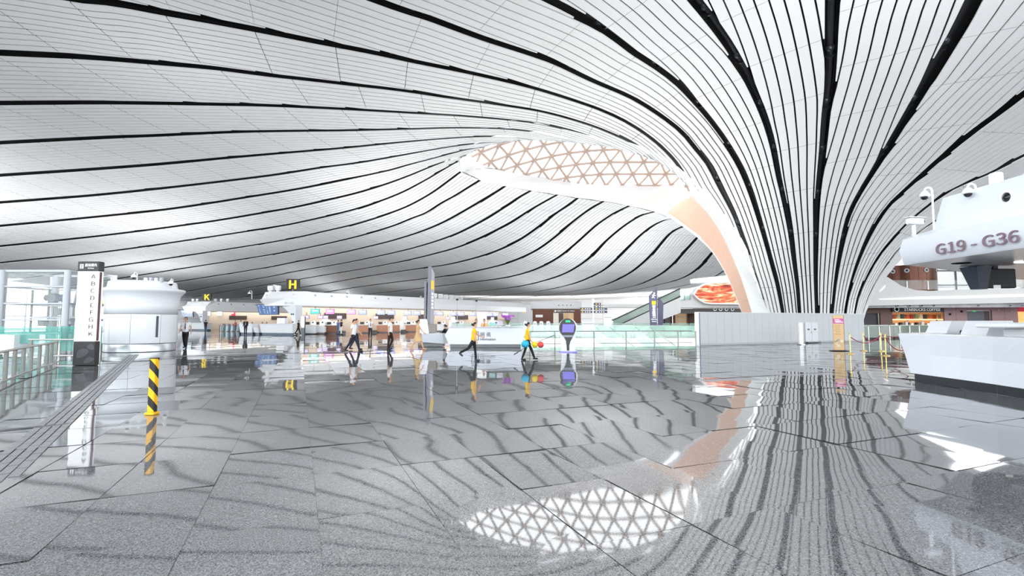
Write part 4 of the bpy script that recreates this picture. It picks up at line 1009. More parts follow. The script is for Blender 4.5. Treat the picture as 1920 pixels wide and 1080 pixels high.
# slim lit pillar near the corner, belt gates between the islands
p = G(567.5, 628); t = thing('info_pillar', 'slim white pillar with grey foot at the H island corner', 'sign', (p.x, p.y, 0))
q = MB(); q.box((0, 0, 1.45), (.42, .2, 1.3), b=.01); q.build('light_panel', MATS['lit_panel_white'], t); q = MB(); q.box((0, 0, .4), (.42, .2, .8), b=.01); q.build('base', mat('slate_foot', '77828f', .4), t); q = MB(); q.box((.23, 0, 1.05), (.03, .22, 2.1)); q.build('edge', DSTEEL, t)
for i, px in enumerate((418, 428, 437, 447, 456)):
    p = G(px, 621.5); t = thing('queue_gate', ordn[i]+' steel queue gate from the left between the islands', 'gate', (p.x, p.y, 0), 0, 'queue gates between the islands')
    q = MB(); q.box((0, 0, .55), (.35, .8, 1.1), b=.08); q.build('cabinet', mat('gate_blue_white', 'cfdbe8', .3), t); q = MB(); q.box((.3, 0, .6), (.3, .02, .8)); q.build('flap', GGLASS, t); q = MB(); q.box((0, 0, 1.12), (.36, .82, .04), b=.01); q.build('top_plate', DSTEEL, t)
t = thing('queue_table', 'red topped table between the queue gates', 'table', (at(428, 620, 66).x, 66, 0))
q = MB(); q.box((0, 0, 1.0), (2.2, .6, .06), b=.01); q.build('top', mat('red_top', 'b4455a', .5), t)
for X in (-1, 1):
    for Y in (-.22, .22): q = MB(); q.box((X, Y, .49), (.06, .06, .97)); q.build('leg', DSTEEL, t)
# staff seated behind the end counters
def bust(px, py, d, label, top, rz=math.pi, female=True, seat=.62):
    p = at(px, py, d); return person(label, p.x, p.y, rz, 1.66, top, CB, ((80, 80), (80, 80)), ((30, 50), (30, 50)), .1, female=female, fine=False, seat=seat)
for px, d, lb, cl in ((473, 61.6, 'leftmost seated clerk behind the H island end counter', CB), (492, 60.3, 'seated clerk in black and red, middle of the H island end counter', CR), (500, 60.0, 'rightmost seated clerk behind the H island end counter', CB)):
    bust(px, 605, d, lb, cl)
c, s = side(853, -1.9); person('clerk in black jacket behind the white desks right of the slim totem', c.x, c.y, W(160), 1.62, CB, CB, ((3, 0), (-3, 0)), ((30, 50), (30, 50)), .1, female=True, fine=False)
c, s = side(665.5, .7); person('pale shirted passenger just behind the leftmost striding man', at(667, 640, 27).x, 27, R_, 1.66, CGR, CN, ((14, 4), (-14, 14)), ((20, 12), (-20, 10)), .08, fine=False)
# ------------------------------------------------------------------ information desk, kiosk, void railing, far side of the void
MARK = mat('print_charcoal', '4b4c52', .5)
p0, p1 = G(842, 652), G(977, 652)
t = thing('information_desk', 'white information desk with dark plinth and grey lettering', 'desk', (p0.x, p0.y, 0)); Wd_ = p1.x-p0.x
q = MB(); q.loft([[(0, -.03, .2), (Wd_, -.03, .2), (Wd_+.1, .9, .2), (-.1, .9, .2)], [(-.25, .02, .72), (Wd_+.06, .02, .72), (Wd_+.2, 1.0, .72), (-.35, 1.0, .72)], [(0, .06, 1.17), (Wd_+.1, .06, 1.17), (Wd_+.25, 1.1, 1.17), (-.1, 1.1, 1.17)]], True)
q.add([(0, .06, 1.17), (Wd_+.1, .06, 1.17), (Wd_+.25, 1.1, 1.17), (-.1, 1.1, 1.17)], [(0, 1, 2, 3)]); fp_ = q.build('front_panel', mat('desk_white', 'dfe4ee', .3, noise=.02), t)
q = MB(); q.box((Wd_/2+.05, .55, 1.185), (Wd_+.25, 1.15, .03), b=.008); q.build('worktop', WHITEG, t)
q = MB(); q.box((Wd_/2+.02, .45, .1), (Wd_-.08, .8, .2), b=.01); q.build('plinth', mat('plinth_steel', '5c5f60', .25, .8), t)
tx_ = (905-842)*p0.y/FPX
text('问 讯', .27, MARK, fp_, (1.78, -.03, .74), (math.pi/2-.13, 0, 0), bold=.012, align='LEFT')
text('Information', .17, MARK, fp_, (1.78, -.05, .5), (math.pi/2-.13, 0, 0), bold=.004, sans=True, align='LEFT', width=.88)
q = MB()
for c, s in (((1.32, .68), (.03, .5)), ((1.68, .68), (.03, .5)), ((1.5, .92), (.36, .03)), ((1.5, .44), (.36, .03))): q.box((c[0], -.035, c[1]), (s[0], .012, s[1]))
q.build('pictogram_frame', MARK, fp_); q = MB(); q.box((1.5, -.03, .62), (.07, .012, .22)); q.box((1.5, -.02, .8), (.07, .012, .07)); q.build('pictogram_letter', MARK, fp_)
# left wing of the desk
pa, pb = G(791, 651), G(842, 655)
t = thing('desk_wing', 'low white side counter left of the information desk', 'desk', (pa.x, pa.y+.25, 0)); wl = pb.x-pa.x-.4
q = MB(); q.loft([[(0, 0, .28), (wl-.2, -.1, .2), (wl-.2, 1.2, .2), (-.1, 1.6, .2)], [(-.06, -.1, .76), (wl-.28, -.2, .76), (wl-.28, 1.3, .76), (-.1, 1.7, .76)]], True); q.build('front_panel', MATS['desk_white'], t)
q = MB(); q.box((wl/2-.2, .6, .775), (wl-.2, 1.5, .03), b=.008); q.build('worktop', WHITEG, t)
q = MB(); q.box((wl/2-.15, .5, .12), (wl-.3, 1.0, .2)); q.build('plinth', MATS['plinth_steel'], t)
p = at(791, 612, 30.6); t = thing('desk_screen', 'slanted white screen wall on the desk wing beside the slim totem', 'partition', (p.x, p.y, .8))
q = MB(); q.slab([(-.35, 0), (.45, 0), (.3, .85), (-.1, .85)], -.05, .05); q.build('panel', WHITE, t)
q = MB(); q.box((.62, .2, .3), (.5, .35, .5), b=.02); q.build('cabinet', mat('taupe_box', '8b857f', .5), t)
p = at(813, 628, 30.3); person('seated attendant in black with an orange sash at the desk wing', p.x+.45, p.y+1.9, W(75), 1.64, CB, CB, ((80, 80), (80, 80)), ((30, 50), (30, 50)), .1, female=True, seat=.5, tie=CO, longsleeve=True)
for px, lb, cl in ((893, 'attendant in white blouse behind the information desk, next to the yellow shirted walker', CW), (908, 'attendant in tan jacket and red scarf behind the information desk', CT)):
    p = at(px, 620, 30.6); person(lb, p.x, p.y, W(175), 1.66, cl, CB, ((3, 0), (-3, 0)), ((25, 40), (25, 40)), .1, female=(px == 893), longsleeve=True, tie=CR if px == 908 else None)
# orchid
p = at(952, 614, 27.6); t = thing('orchid', 'potted purple orchid on the information desk', 'plant', (p.x, p.y, 1.2))
q = MB(); q.lathe([(.1, 0), (.14, .02), (.17, .12), (.15, .12), (.001, .1)], n=14); q.build('pot', WHITEG, t, smooth=True)
LEAF = mat('orchid_leaf', '5d7a35', .45, noise=.1); PET = mat('orchid_petal', 'b95fd0', .5, noise=.15); rr = random.Random(2)
for i in range(11):
    a = i*2*math.pi/11+rr.uniform(-.2, .2); L = rr.uniform(.22, .34); q = MB(); rows = []
    for k in range(5):
        f = k/4; r = L*f*.8; z = .1+L*1.1*math.sin(f*1.7); w_ = .045*math.sin(math.pi*(f*.85+.12))
        rows.append([(r*math.cos(a)-w_*math.sin(a), r*math.sin(a)+w_*math.cos(a), z), (r*math.cos(a), r*math.sin(a), z-.012), (r*math.cos(a)+w_*math.sin(a), r*math.sin(a)-w_*math.cos(a), z)])
    q.loft(rows); q.build('leaf', LEAF, t, smooth='all')
for i in range(6):
    a = i*1.05+.3; P = [(0, 0, .12)]+[(math.cos(a)*r, math.sin(a)*r*.6, z) for r, z in ((.06, .35), (.14, .52), (.26, .6), (.36, .56))]
    q = MB(); q.tube(P, .007, 5); st = q.build('flower_stem', LEAF, t)
    for k in range(9):
        f = 1+k/3.; i0 = min(3, int(f)); fr = f-i0; c = Vector(P[i0]).lerp(Vector(P[min(4, i0+1)]), fr)+Vector((rr.uniform(-.05, .05), rr.uniform(-.05, .05), rr.uniform(-.01, .06)))
        q = MB()
        for j in range(5):
            b = j*1.2566; d = Vector((math.cos(b), -.25, math.sin(b))); s_ = Vector((-math.sin(b), 0, math.cos(b)))
            q.add([c, c+d*.03+s_*.022, c+d*.055, c+d*.03-s_*.022], [(0, 1, 2, 3)])
        q.build('blossom', PET, st)
for i, (px, h_, lb) in enumerate(((923.5, .12, 'small teal display stand on the information desk'), (937.5, .16, 'pale lilac monitor on the information desk beside the orchid'))):
    p = at(px, 612, 27.9); t = thing('desk_display', lb, 'display', (p.x, p.y, 1.2))
    q = MB(); q.box((0, 0, h_+.05), (.34, .04, h_*1.6), b=.01); q.build('screen', mat('lilac_back', 'd4cfe0', .5) if i else mat('teal_card', '9fd0c8', .5), t); q = MB(); q.box((0, .03, .03), (.16, .14, .06), b=.01); q.build('foot', STEEL, t)
t = thing('notice_panel', 'tall lit white notice panel behind the information desk attendants', 'sign', (at(904, 600, 34).x, 34, 0))
q = MB(); q.box((0, 0, 1.0), (.62, .1, 2.3), b=.01); q.build('panel', MATS['lit_panel_white'], t); q = MB(); q.box((0, 0, 2.18), (.64, .11, .06)); q.build('cap', CGR, t)
for px, d, h in ((857, 33, 2.9), (893, 35, 2.9)):
    p = at(px, 615, d); t = thing('camera_pole', 'thin pole with a small dark camera, '+('left' if px == 857 else 'right')+' of two behind the information desk', 'camera', (p.x, p.y, 0))
    q = MB(); q.tube([(0, 0, 0), (0, 0, h)], .025, 6); q.build('pole', CGR, t); q = MB(); q.box((0, 0, h+.05), (.14, .2, .12), b=.02); q.build('camera_head', DARK, t); q = MB(); q.lathe([(.16, 0), (.16, .03)], n=12); q.build('foot', STEEL, t)
# slim totem (two blades seen nearly edge on)
p = G(803, 648); t = thing('slim_totem', 'very tall slim two-blade wayfinding totem seen edge-on', 'sign', (p.x, p.y+.6, 0), W(83))
BLD = mat('blade_violet_grey', '74737d', .35, .3)
dT = p.y+.6; zt = EYE+103/FPX*dT
q = MB(); q.slab([(-.45, .2), (.45, .2), (.5, zt-.35), (-.2, zt)], -.1, .1); tb = q.build('tall_blade', BLD, t)
q = MB(); q.slab([(-.4, .2), (.3, .2), (.3, zt-1.25), (-.35, zt-.95)], .16, .3); q.build('short_blade', BLD, t)
q = MB(); q.slab([(-.43, .25), (.43, .25), (.47, zt-.42), (-.18, zt-.08)], -.125, -.1); q.build('face', mat('blade_face', 'a9a8b2', .4), tb)
q = MB(); q.slab([(-.3, zt-1.45), (.35, zt-1.45), (.35, zt-.9), (-.3, zt-.9)], -.14, -.126); q.build('yellow_square', YEL, tb)
for z in np.arange(zt-2.7, zt-1.6, .22): q = MB(); q.slab([(-.15, z), (.2, z), (.2, z+.14), (-.15, z+.14)], -.14, -.126); q.build('character_mark', mat('sign_white', 'f4f4f4', .5, emit=.3), tb)
q = MB(); q.box((0, .05, .1), (1.0, .5, .2), b=.02); q.build('base', DSTEEL, t)
# service kiosk with a drop-shaped head
p = G(1066, 660); t = thing('service_kiosk', 'white drop-shaped self-service kiosk with purple screen', 'kiosk', (p.x, p.y+.25, 0), W(-4))
def drop(s, n=36, hw=.13):
    """outline of the head with its waist and foot"""
    cz, r = 1.19, .475*s; P = []
    for i in range(n+1):
        a = math.radians(-35)+math.radians(250)*i/n; P.append((r*math.cos(a), cz+r*math.sin(a)))
    L = [(-.385*s, .84), (-.36*s, .66), (-.345*s, .4), (-.345*s, .15), (-.35*s, .04)]; R = [(x*-1, z) for x, z in L][::-1]
    return P+L+R
q = MB(); o_ = drop(1); rows = []
for y, k in ((-.16, .95), (-.12, 1), (.05, .98), (.17, .8), (.2, .6)): rows.append([(x*k, y+.05*(1-abs(z-1.2)), (z-1.1)*(.5+.5*k)+1.1 if k < 1 else z) for x, z in o_])
q.loft(rows[::-1], True); n = len(o_); q.add(rows[0], [tuple(range(n))]); q.add(rows[-1], [tuple(range(n-1, -1, -1))]); q.build('shell', WHITEG, t, smooth=True)
q = MB(); F = [(x*.86-.02, z) for x, z in drop(1)[:37]]+[(-.2, .74), (-.1, .55), (-.07, .3), (-.06, .05), (.06, .05), (.06, .3), (.1, .5), (.2, .68)]
q.slab(F, -.20, -.14); fc = q.build('face', mat('kiosk_black', '15161a', .15), t)
for i in range(3): pass
q = MB(); q.slab([(-.3, .97), (.27, .97), (.33, 1.37), (-.26, 1.37)], -.215, -.2); q.build('display', mat('kiosk_purple', '6a63c8', .3, emit=.75, noise=.25, nscale=9), fc)
q = MB(); q.slab([(-.12, 1.47), (.13, 1.47), (.1, 1.56), (-.1, 1.56)], -.21, -.2); q.build('green_lamp', mat('lamp_green', '23c97c', .4, emit=1.2), fc)
q = MB(); q.slab([(-.2, .73), (.22, .73), (.26, .83), (-.26, .83)], -.24, -.2); q.build('keypad', mat('keypad_grey', '8d95ab', .35), fc)
q = MB(); q.lathe([(.42, 0), (.44, .02), (.44, .05), (.3, .07), (.001, .07)], n=32, sy=.6); q.build('base_disc', WHITEG, t, smooth=True)
q = MB(); q.lathe([(.445, .018), (.455, .03), (.445, .042)], n=32, sy=.6); q.build('light_ring', mat('ring_violet', '6b62f0', .4, emit=2.), t)
# railing along the void
pa, pb = Vector((1.05, 29.45, 0)), Vector((11.1, 31.0, 0))
t = thing('void_railing', 'glass railing with grey posts along the floor opening', 'railing', pa[:]); d = pb-pa; L = d.length; rz = math.atan2(d.y, d.x)
RG = mat('rail_grey', '8b8f8f', .35, .7)
q = MB(); q.tube([(0, 0, .92), (d.x, d.y, .92)], .035, 8); q.build('handrail', RG, t, smooth=True)
q = MB(); q.tube([(0, 0, .2), (d.x, d.y, .2)], .022, 6); q.build('lower_rail', RG, t, smooth=True)
fr_ = [(px-960)/FPX for px in (1040, 1113, 1173, 1226, 1270, 1303)]
ss = [0.]+[(r*pa.y-pa.x)/(d.x-r*d.y) for r in fr_]
for i, f in enumerate(ss):
    q = MB(); q.box((d.x*f, d.y*f, .46), (.06, .09, .92), rz, b=.008); q.build('post', RG, t)
    if i+1 < len(ss):
        m_ = (f+ss[i+1])/2; q = MB(); q.box((d.x*m_, d.y*m_, .53), (L*(ss[i+1]-f)-.12, .015, .62), rz); q.build('glass_pane', GLASS, t)
# far balustrade of the void, gates, screens
pa, pb = Vector((-1.1, 46.25, 0)), Vector((17.0, 46.25, 0))
t = thing('far_balustrade', 'pale green glass balustrade on the far side of the floor opening', 'railing', pa[:])
PGL = mat('pale_green_glass', 'bfe6d8', .03, alpha=.35)
for i in range(12):
    q = MB(); q.box((.75+i*1.51, 0, .58), (1.46, .02, 1.08)); q.build('glass_pane', PGL, t); q = MB(); q.box((i*1.51, 0, .3), (.05, .07, .6)); q.build('clamp_post', STEEL, t)
q = MB(); q.tube([(0, 0, 1.14), (18.1, 0, 1.14)], .025, 6); q.build('handrail', STEEL, t)
t = thing('second_balustrade', 'second row of green glass balustrade further back', 'railing', (-6, 49.4, 0))
for i in range(14): q = MB(); q.box((.9+i*1.8, 0, .7), (1.74, .02, 1.3)); q.build('glass_pane', PGL, t)
for i in range(15): q = MB(); q.box((i*1.8, 0, .5), (.06, .08, 1.0)); q.build('post', STEEL, t)
for i, px in enumerate((985, 1003, 1015, 1028)):
    p = at(px, 620, 47.5); t = thing('boarding_gate', ordn[i]+' from left of four white gate pillars behind the woman with dusters', 'gate', (p.x, p.y, 0), 0, 'white gate pillars')
    q = MB(); q.box((0, 0, .78), (.42, .3, 1.5), b=.06, taper=.8); q.build('pillar', WHITE, t); q = MB(); q.box((0, -.17, 1.3), (.22, .02, .16)); q.build('reader', CGR, t); q = MB(); q.box((0, 0, .02), (.5, .5, .04)); q.build('foot', STEEL, t)
for px, w_, h_, lb in ((1103, 22, 1.5, 'wide white cabinet behind the void, left of the direction post'), (1139.5, 15, 2.1, 'white notice board with grey header right of the direction post')):
    p = at(px, 620, 48); t = thing('white_board', lb, 'board', (p.x, p.y, 0)); ww = w_*48/FPX
    q = MB(); q.box((0, 0, h_/2), (ww, .12, h_), b=.01); q.build('panel', WHITE, t); q = MB(); q.box((0, -.07, h_-.2), (ww*.9, .02, .12)); q.build('header', CGR, t)
    q = MB(); q.box((0, -.065, h_*.45), (.012, .01, h_*.85)); q.build('door_gap', CGR, t)
# direction post
p = at(1112.5, 625, 50.5); t = thing('direction_post', 'white post with four charcoal direction signs', 'sign', (p.x, p.y, 0)); k = p.y/FPX
q = MB(); q.box((0, 0, 1.9), (.22, .22, 3.8), b=.02); q.build('post', WHITE, t)
SG = mat('direction_slate', '3b3f52', .4)
for xa, xb, ya, yb, y_ in ((-25, -2, 577, 581, 1), (-25, -2, 583, 587, 1), (1, 15, 568, 572.5, 1), (1, 15, 573.5, 577, 0), (1, 26, 577.5, 581.5, 1), (1, 26, 583, 587, 0)):
    za, zb = EYE+(603-yb)*k, EYE+(603-ya)*k; q = MB(); q.box(((xa+xb)/2*k, -.13, (za+zb)/2), ((xb-xa)*k, .1, zb-za), b=.01); sg = q.build('sign_board', SG, t)
    q = MB(); q.box((xa*k+.25, -.185, (za+zb)/2), (.16, .01, .1)); q.build('arrow_mark', YEL if y_ else MATS['sign_white'], sg)
    for j in range(3): q = MB(); q.box((xa*k+.55+j*.22, -.185, (za+zb)/2), (.12, .01, .07)); q.build('character_mark', MATS['sign_white'], sg)
# tall violet blades by the far escalator
SLATE = mat('blade_slate', '5b5a78', .4, noise=.03)
for px0, px1, yt, yb, lb, sgn in ((1218, 1233, 539, 606, 'tall violet-grey wayfinding blade with yellow square and white characters', True), (1232, 1244, 557, 607, 'shorter plain violet-grey blade just behind the lettered one', False)):
    d_ = 47.2 if sgn else 48.2; a_, b_ = at(px0, 606, d_), at(px1, 606, d_); ww = b_.x-a_.x; zt = EYE+(603-yt)/FPX*d_
    t = thing('wayfinding_blade', lb, 'sign', ((a_.x+b_.x)/2, d_, 0))
    q = MB(); q.slab([(-ww*.36, .15), (ww*.36, .15), (ww*.5, zt-.9 if not sgn else zt), (-ww*.5, zt-.8 if sgn else zt)] if sgn else [(-ww*.4, .15), (ww*.3, .15), (ww*.5, zt-.6), (-ww*.2, zt)], -.12, .12); bl = q.build('blade', SLATE, t)
    q = MB(); q.box((0, 0, .08), (ww*.9, .5, .16)); q.build('base', DSTEEL, t)
    if sgn:
        q = MB(); q.box((.02, -.13, zt-1.45), (ww*.5, .02, .36)); q.build('yellow_square', YEL, bl)
        for i, c in enumerate('安全检查'): text(c, .34, MATS['sign_white'], bl, (.02, -.13, zt-1.85-i*.3), (math.pi/2, 0, 0), name='character', bold=.02)
        text('Security', .17, MATS['sign_white'], bl, (.02, -.13, zt-3.0), (math.pi/2, 0, 0), bold=.01); text('Check', .17, MATS['sign_white'], bl, (.02, -.13, zt-3.2), (math.pi/2, 0, 0), bold=.01)
        q = MB(); q.ball((.08, -.13, zt-.55), .09, 8); q.tube([(.05, -.13, zt-.65), (-.03, -.13, zt-.85), (.1, -.13, zt-1.02)], .045, 6); q.tube([(0, -.13, zt-.8), (-.15, -.13, zt-1.0)], .045, 6); q.tube([(-.15, -.13, zt-.72), (.22, -.13, zt-.78)], .035, 6); q.build('walker_pictogram', MATS['sign_white'], bl)
# dusters carried by the second yellow shirted woman
p = G(993, 676); hz = .62
DUST = [('d', 'sky blue', '34b5dc', -.22), ('d', 'yellow', 'e6cf2a', .14), ('d', 'red', 'e05555', .36)]
t = thing('duster_pole', 'cleaning pole with blue, yellow and red duster heads carried at hip height', 'duster', (p.x+.05, p.y-.22, 0))
q = MB(); q.tube([(-.62, 0, .26), (-.1, 0, .6), (.9, 0, .98)], .013, 6); q.build('pole', DSTEEL, t); q = MB(); q.tube([(-.66, 0, .24), (-.5, 0, .33)], .02, 6); q.build('grip', DARK, t)
for _, n_, c_, x_ in DUST:
    q = MB(); q.ball((0, 0, 0), .125, 22, .95); c_0 = Vector((x_, -.03, hz+(.02 if x_ < 0 else 0)))
    q.v = [tuple(Vector(v)*rr.uniform(.84, 1.16)*(1.12 if n_ == 'sky blue' else .95)+c_0) for v in q.v]; q.build('duster_head', mat('duster_'+n_.replace(' ', '_'), c_, .9, noise=.2, bump=.3), t, smooth='all')
# escalator going up on the far side
a_, b_ = at(1150, 600, 55), at(1243, 545, 58)
t = thing('escalator', 'white escalator rising to the upper level on the far side', 'escalator', (a_.x, 55, 0))
lx, lz = b_.x-a_.x, b_.z
q = MB(); q.slab([(0, a_.z-1.1), (1.8, a_.z-1.3), (lx+1, lz-2.6), (lx+1, lz-.9), (0, a_.z-.85)], 0, 1.6); q.build('side_cladding', mat('cladding_light', 'dadcdc', .5), t)
q = MB(); q.slab([(0, a_.z-.85), (lx+1, lz-.9), (lx+1, lz), (0, a_.z)], .05, .09); q.build('glass_balustrade', mat('esc_glass', 'a3b8ae', .05, alpha=.75), t)
for dz, m__ in ((0, DSTEEL), (-.85, DSTEEL)): q = MB(); q.tube([(-.6, .05, a_.z+dz), (0, .05, a_.z+dz), (lx+1, .05, lz+dz+.05)], .07, 6); q.build('handrail' if dz == 0 else 'skirt_rail', m__, t)
for i in range(14): q = MB(); q.box((.4+i*.45, .9, a_.z-.8+i*.265), (.46, 1.2, .2)); q.build('tread', DSTEEL, t)
# escalators sinking into the void
for i, (x_, lb) in enumerate(((7.6, 'left escalator sinking into the floor opening'), (11.2, 'right escalator sinking into the floor opening'))):
    t = thing('void_escalator', lb, 'escalator', (x_, 45.7, 0))
    for s_ in (0, 1.3):
        q = MB(); q.add([(s_, 0, -.2), (s_, 0, .95), (s_+3.6, -7.5, -3.0), (s_+3.6, -7.5, -4.2), (s_+.05, 0, -.2), (s_+.05, 0, .95), (s_+3.65, -7.5, -3.0), (s_+3.65, -7.5, -4.2)], [(0, 1, 2, 3), (7, 6, 5, 4), (1, 5, 6, 2), (0, 3, 7, 4)]); q.build('glass_balustrade', PGL, t)
        q = MB(); q.tube([(s_, 0, .97), (s_+3.6, -7.5, -2.98)], .05, 6); q.build('handrail', mat('handrail_pale', '9fb3aa', .4), t)
    q = MB(); q.add([(0, 0, -.1), (1.3, 0, -.1), (4.9, -7.5, -4.1), (3.6, -7.5, -4.1)], [(0, 1, 2, 3)]); q.build('step_band', mat('step_grey', 'a8b0ad', .5, noise=.1), t)
# bank front at the far end
t = thing('bank_front', 'brown bank shop front under a white fascia at the far end', 'shop', (4.3, 100, 0))
BRK = mat('bank_brown', '8c5a48', .6, noise=.08)
for xa, xb in ((-.2, 3.9), (8.0, 9.4)): q = MB(); q.box(((xa+xb)/2, 0, 2), (xb-xa, .4, 4), b=.02); q.build('wall_panel', BRK, t)
q = MB(); q.box((6, 0, 3.62), (4.1, .4, .75)); sb = q.build('sign_band', mat('bank_dark', '5b3d35', .5), t)
text('中国银行 BANK OF CHINA', .36, MATS['sign_white'], sb, (6.3, -.22, 3.6), (math.pi/2, 0, 0), bold=.01, xs=.85)
q = MB(); q.lathe([(.2, 0), (.2, .02)], (0, 0, 0), 16); o = q.build('emblem', MATS['sign_white'], sb); o.location = (4.3, -.22, 3.6); o.rotation_euler = (math.pi/2, 0, 0)
for i, c in enumerate(('f3ede2', '6b4a3c', 'd9b27c', 'e8c48e')): q = MB(); q.box((4.45+i*1.03, .1, 1.6), (.95, .08, 3.2), b=.01); q.build('door_leaf', mat('bank_door_%d' % i, c, .3, emit=.25 if i != 1 else 0), t)
q = MB(); q.box((1.1, -.25, 2.6), (1.4, .05, .5)); q.build('notice', MATS['sign_white'], t)
q = MB(); q.box((4.3, .2, 4.75), (10.4, 1.2, 1.5), b=.1); q.build('white_fascia', WHITE, t)
for i in range(4): q = MB(); q.ball((5+i*.8, -.45, 4.75), .1, 6); q.build('spotlight', DARK, t)
t = thing('white_tower_wall', 'white tower wall with a yellow letter left of the bank front', 'wall panel', (2.4, 98.5, 0))
q = MB(); q.box((0, 0, 2.4), (2.6, 1, 4.8), b=.05); q.build('panel', WHITE, t); text('H', .9, MATS['sign_yellow_lit'], t, (-.05, -.52, 3.4), (math.pi/2, 0, 0), bold=.02)
# end wall of the hall behind everything
WL = mat('end_wall_grey', 'd3d4d6', .6, noise=.03)
segs = [(-120, 134), (-2, 134), (16, 124), (40, 112), (75, 96)]
for i in range(4):
    a_, b_ = Vector((*segs[i], 0)), Vector((*segs[i+1], 0)); d = b_-a_; n_ = max(1, int(d.length/6)); wz = math.atan2(d.y, d.x)
    wm = MB(); wm.box(((a_+b_)/2+Vector((0, .5, 5.5))), (d.length, .2, 11), wz); wo = struct(wm.build('wall_back', DSTEEL))
    for k in range(n_):
        c = a_.lerp(b_, (k+.5)/n_)
        for z0, z1 in ((0, 2.2), (2.25, 4.5), (4.7, 7.2)): q = MB(); q.box(c+Vector((0, .3, (z0+z1)/2)), (d.length/n_-.05, .2, z1-z0), wz); q.build('wall_panel', WL, wo)
        q = MB(); q.box(c+Vector((0, .2, 9.2)), (d.length/n_-.02, .3, 3.8), wz); q.build('fascia_panel', WHITE, wo)
# ------------------------------------------------------------------ right side: hoarding, upper deck, shops, stanchions, G counter and its roof
a_, b_ = G(1313, 648.5), G(1622, 640); d = b_-a_; L = d.length; rz = math.atan2(d.y, d.x)
HZ = 2.06
t = thing('hoarding', 'long plain grey hoarding around the column foot', 'hoarding', a_[:], rz)
HM = mat('hoarding_grey', 'b9bcbf', .55, noise=.03)
nb = 24
for i in range(nb): q = MB(); q.box(((i+.5)*L/nb, .04, HZ/2), (L/nb-.006, .06, HZ), b=.006); q.build('board', HM, t)
q = MB(); q.box((L/2, .1, HZ/2), (L-.1, .06, HZ-.04)); q.build('backing', mat('hoarding_back', '9a9da0', .6), t)
q = MB(); q.box((L/2, .04, HZ+.02), (L, .1, .04), b=.01); q.build('top_rail', mat('rail_light', 'd5d7da', .4), t)
q = MB(); q.box((L/2, .0, .07), (L, .03, .12)); q.build('skirting', mat('skirt_grey', 'a4a7aa', .5), t)
q = MB(); q.box((-.1, .1, HZ/2), (.12, .35, HZ+.08), b=.02); q.build('end_post', WHITE, t); q = MB(); q.box((-.1, -.085, HZ/2), (.05, .02, HZ)); q.build('blue_strip', mat('strip_blue', '3e5585', .4), t)
def hx(px): r = (px-960)/FPX; s = (r*a_.y-a_.x)/(d.x-r*d.y); return s*L
xa, xb = hx(1507), hx(1531)
for i in range(2): q = MB(); w_ = (xb-xa)/2; q.box((xa+w_*(i+.5), -.02, .75), (w_-.02, .04, 1.38), b=.005); dr_ = q.build('door', mat('door_pale', 'c9ccd0', .4), t); q = MB(); q.box((xa+w_*(i+.5), -.05, .95), (.22, .01, .1)); q.build('notice', MARK, dr_); q = MB(); q.box((xa+w_*(1 if i else .92), -.06, .75), (.03, .04, .12)); q.build('handle', STEEL, dr_)
q = MB(); q.box((xa+w_, -.12, .06), (w_*2, .2, .05)); q.build('door_sill', DSTEEL, t)
p = G(1502, 646); t = thing('white_screen', 'white free-standing panel in front of the hoarding door', 'board', (p.x, p.y, 0), rz)
q = MB(); q.box((0, 0, .72), (.36, .1, 1.44), b=.01); q.build('panel', WHITE, t); q = MB(); q.box((0, 0, .02), (.4, .3, .04)); q.build('foot', STEEL, t)
# advertising stand
p = G(1573.5, 658); t = thing('poster_stand', 'tall tan poster stand with a pink heading before the hoarding', 'sign', (p.x, p.y, 0), W(-10))
q = MB(); q.box((0, 0, .93), (.5, .06, 1.78), b=.008); bd = q.build('board', mat('poster_tan', 'd9b789', .5, noise=.04), t)
q = MB(); q.box((0, 0, .02), (.8, .4, .03), b=.008); q.build('foot_plate', DARK, t)
q = MB(); q.box((0, -.033, 1.53), (.5, .006, .26)); hd = q.build('pink_heading', mat('poster_pink', 'c9559b', .5), bd)
for i, w_ in enumerate((.2, .34)): text('NOTICE' if False else '', .08, MATS['sign_white'], hd, (0, 0, 0)) if False else None
for i, w_ in enumerate((.22, .3, .36)): q = MB(); q.box((-.02-.04+.05*i, -.038, 1.6-.065*i), (w_, .004, .03)); q.build('text_row', MATS['sign_white'], hd)
for i in range(7): q = MB(); q.box((-.05, -.033, 1.3-.075*i), (.3-.04*(i % 3), .004, .018)); q.build('text_row', mat('poster_brown', 'a98a5c', .5), bd)
rr = random.Random(9)
for i in range(9): q = MB(); q.lathe([(.001, 0), (rr.uniform(.05, .1), .004)], (0, 0, 0), 14); o = q.build('flower_print', mat('poster_cream', 'ead9bb', .5), bd); o.location = (rr.uniform(-.15, .15), -.034, rr.uniform(.2, .7)); o.rotation_euler = (math.pi/2, 0, 0)
q = MB(); q.box((.255, 0, .93), (.012, .07, 1.8)); q.build('edge', mat('edge_brown', '5b3a2a', .5), bd)
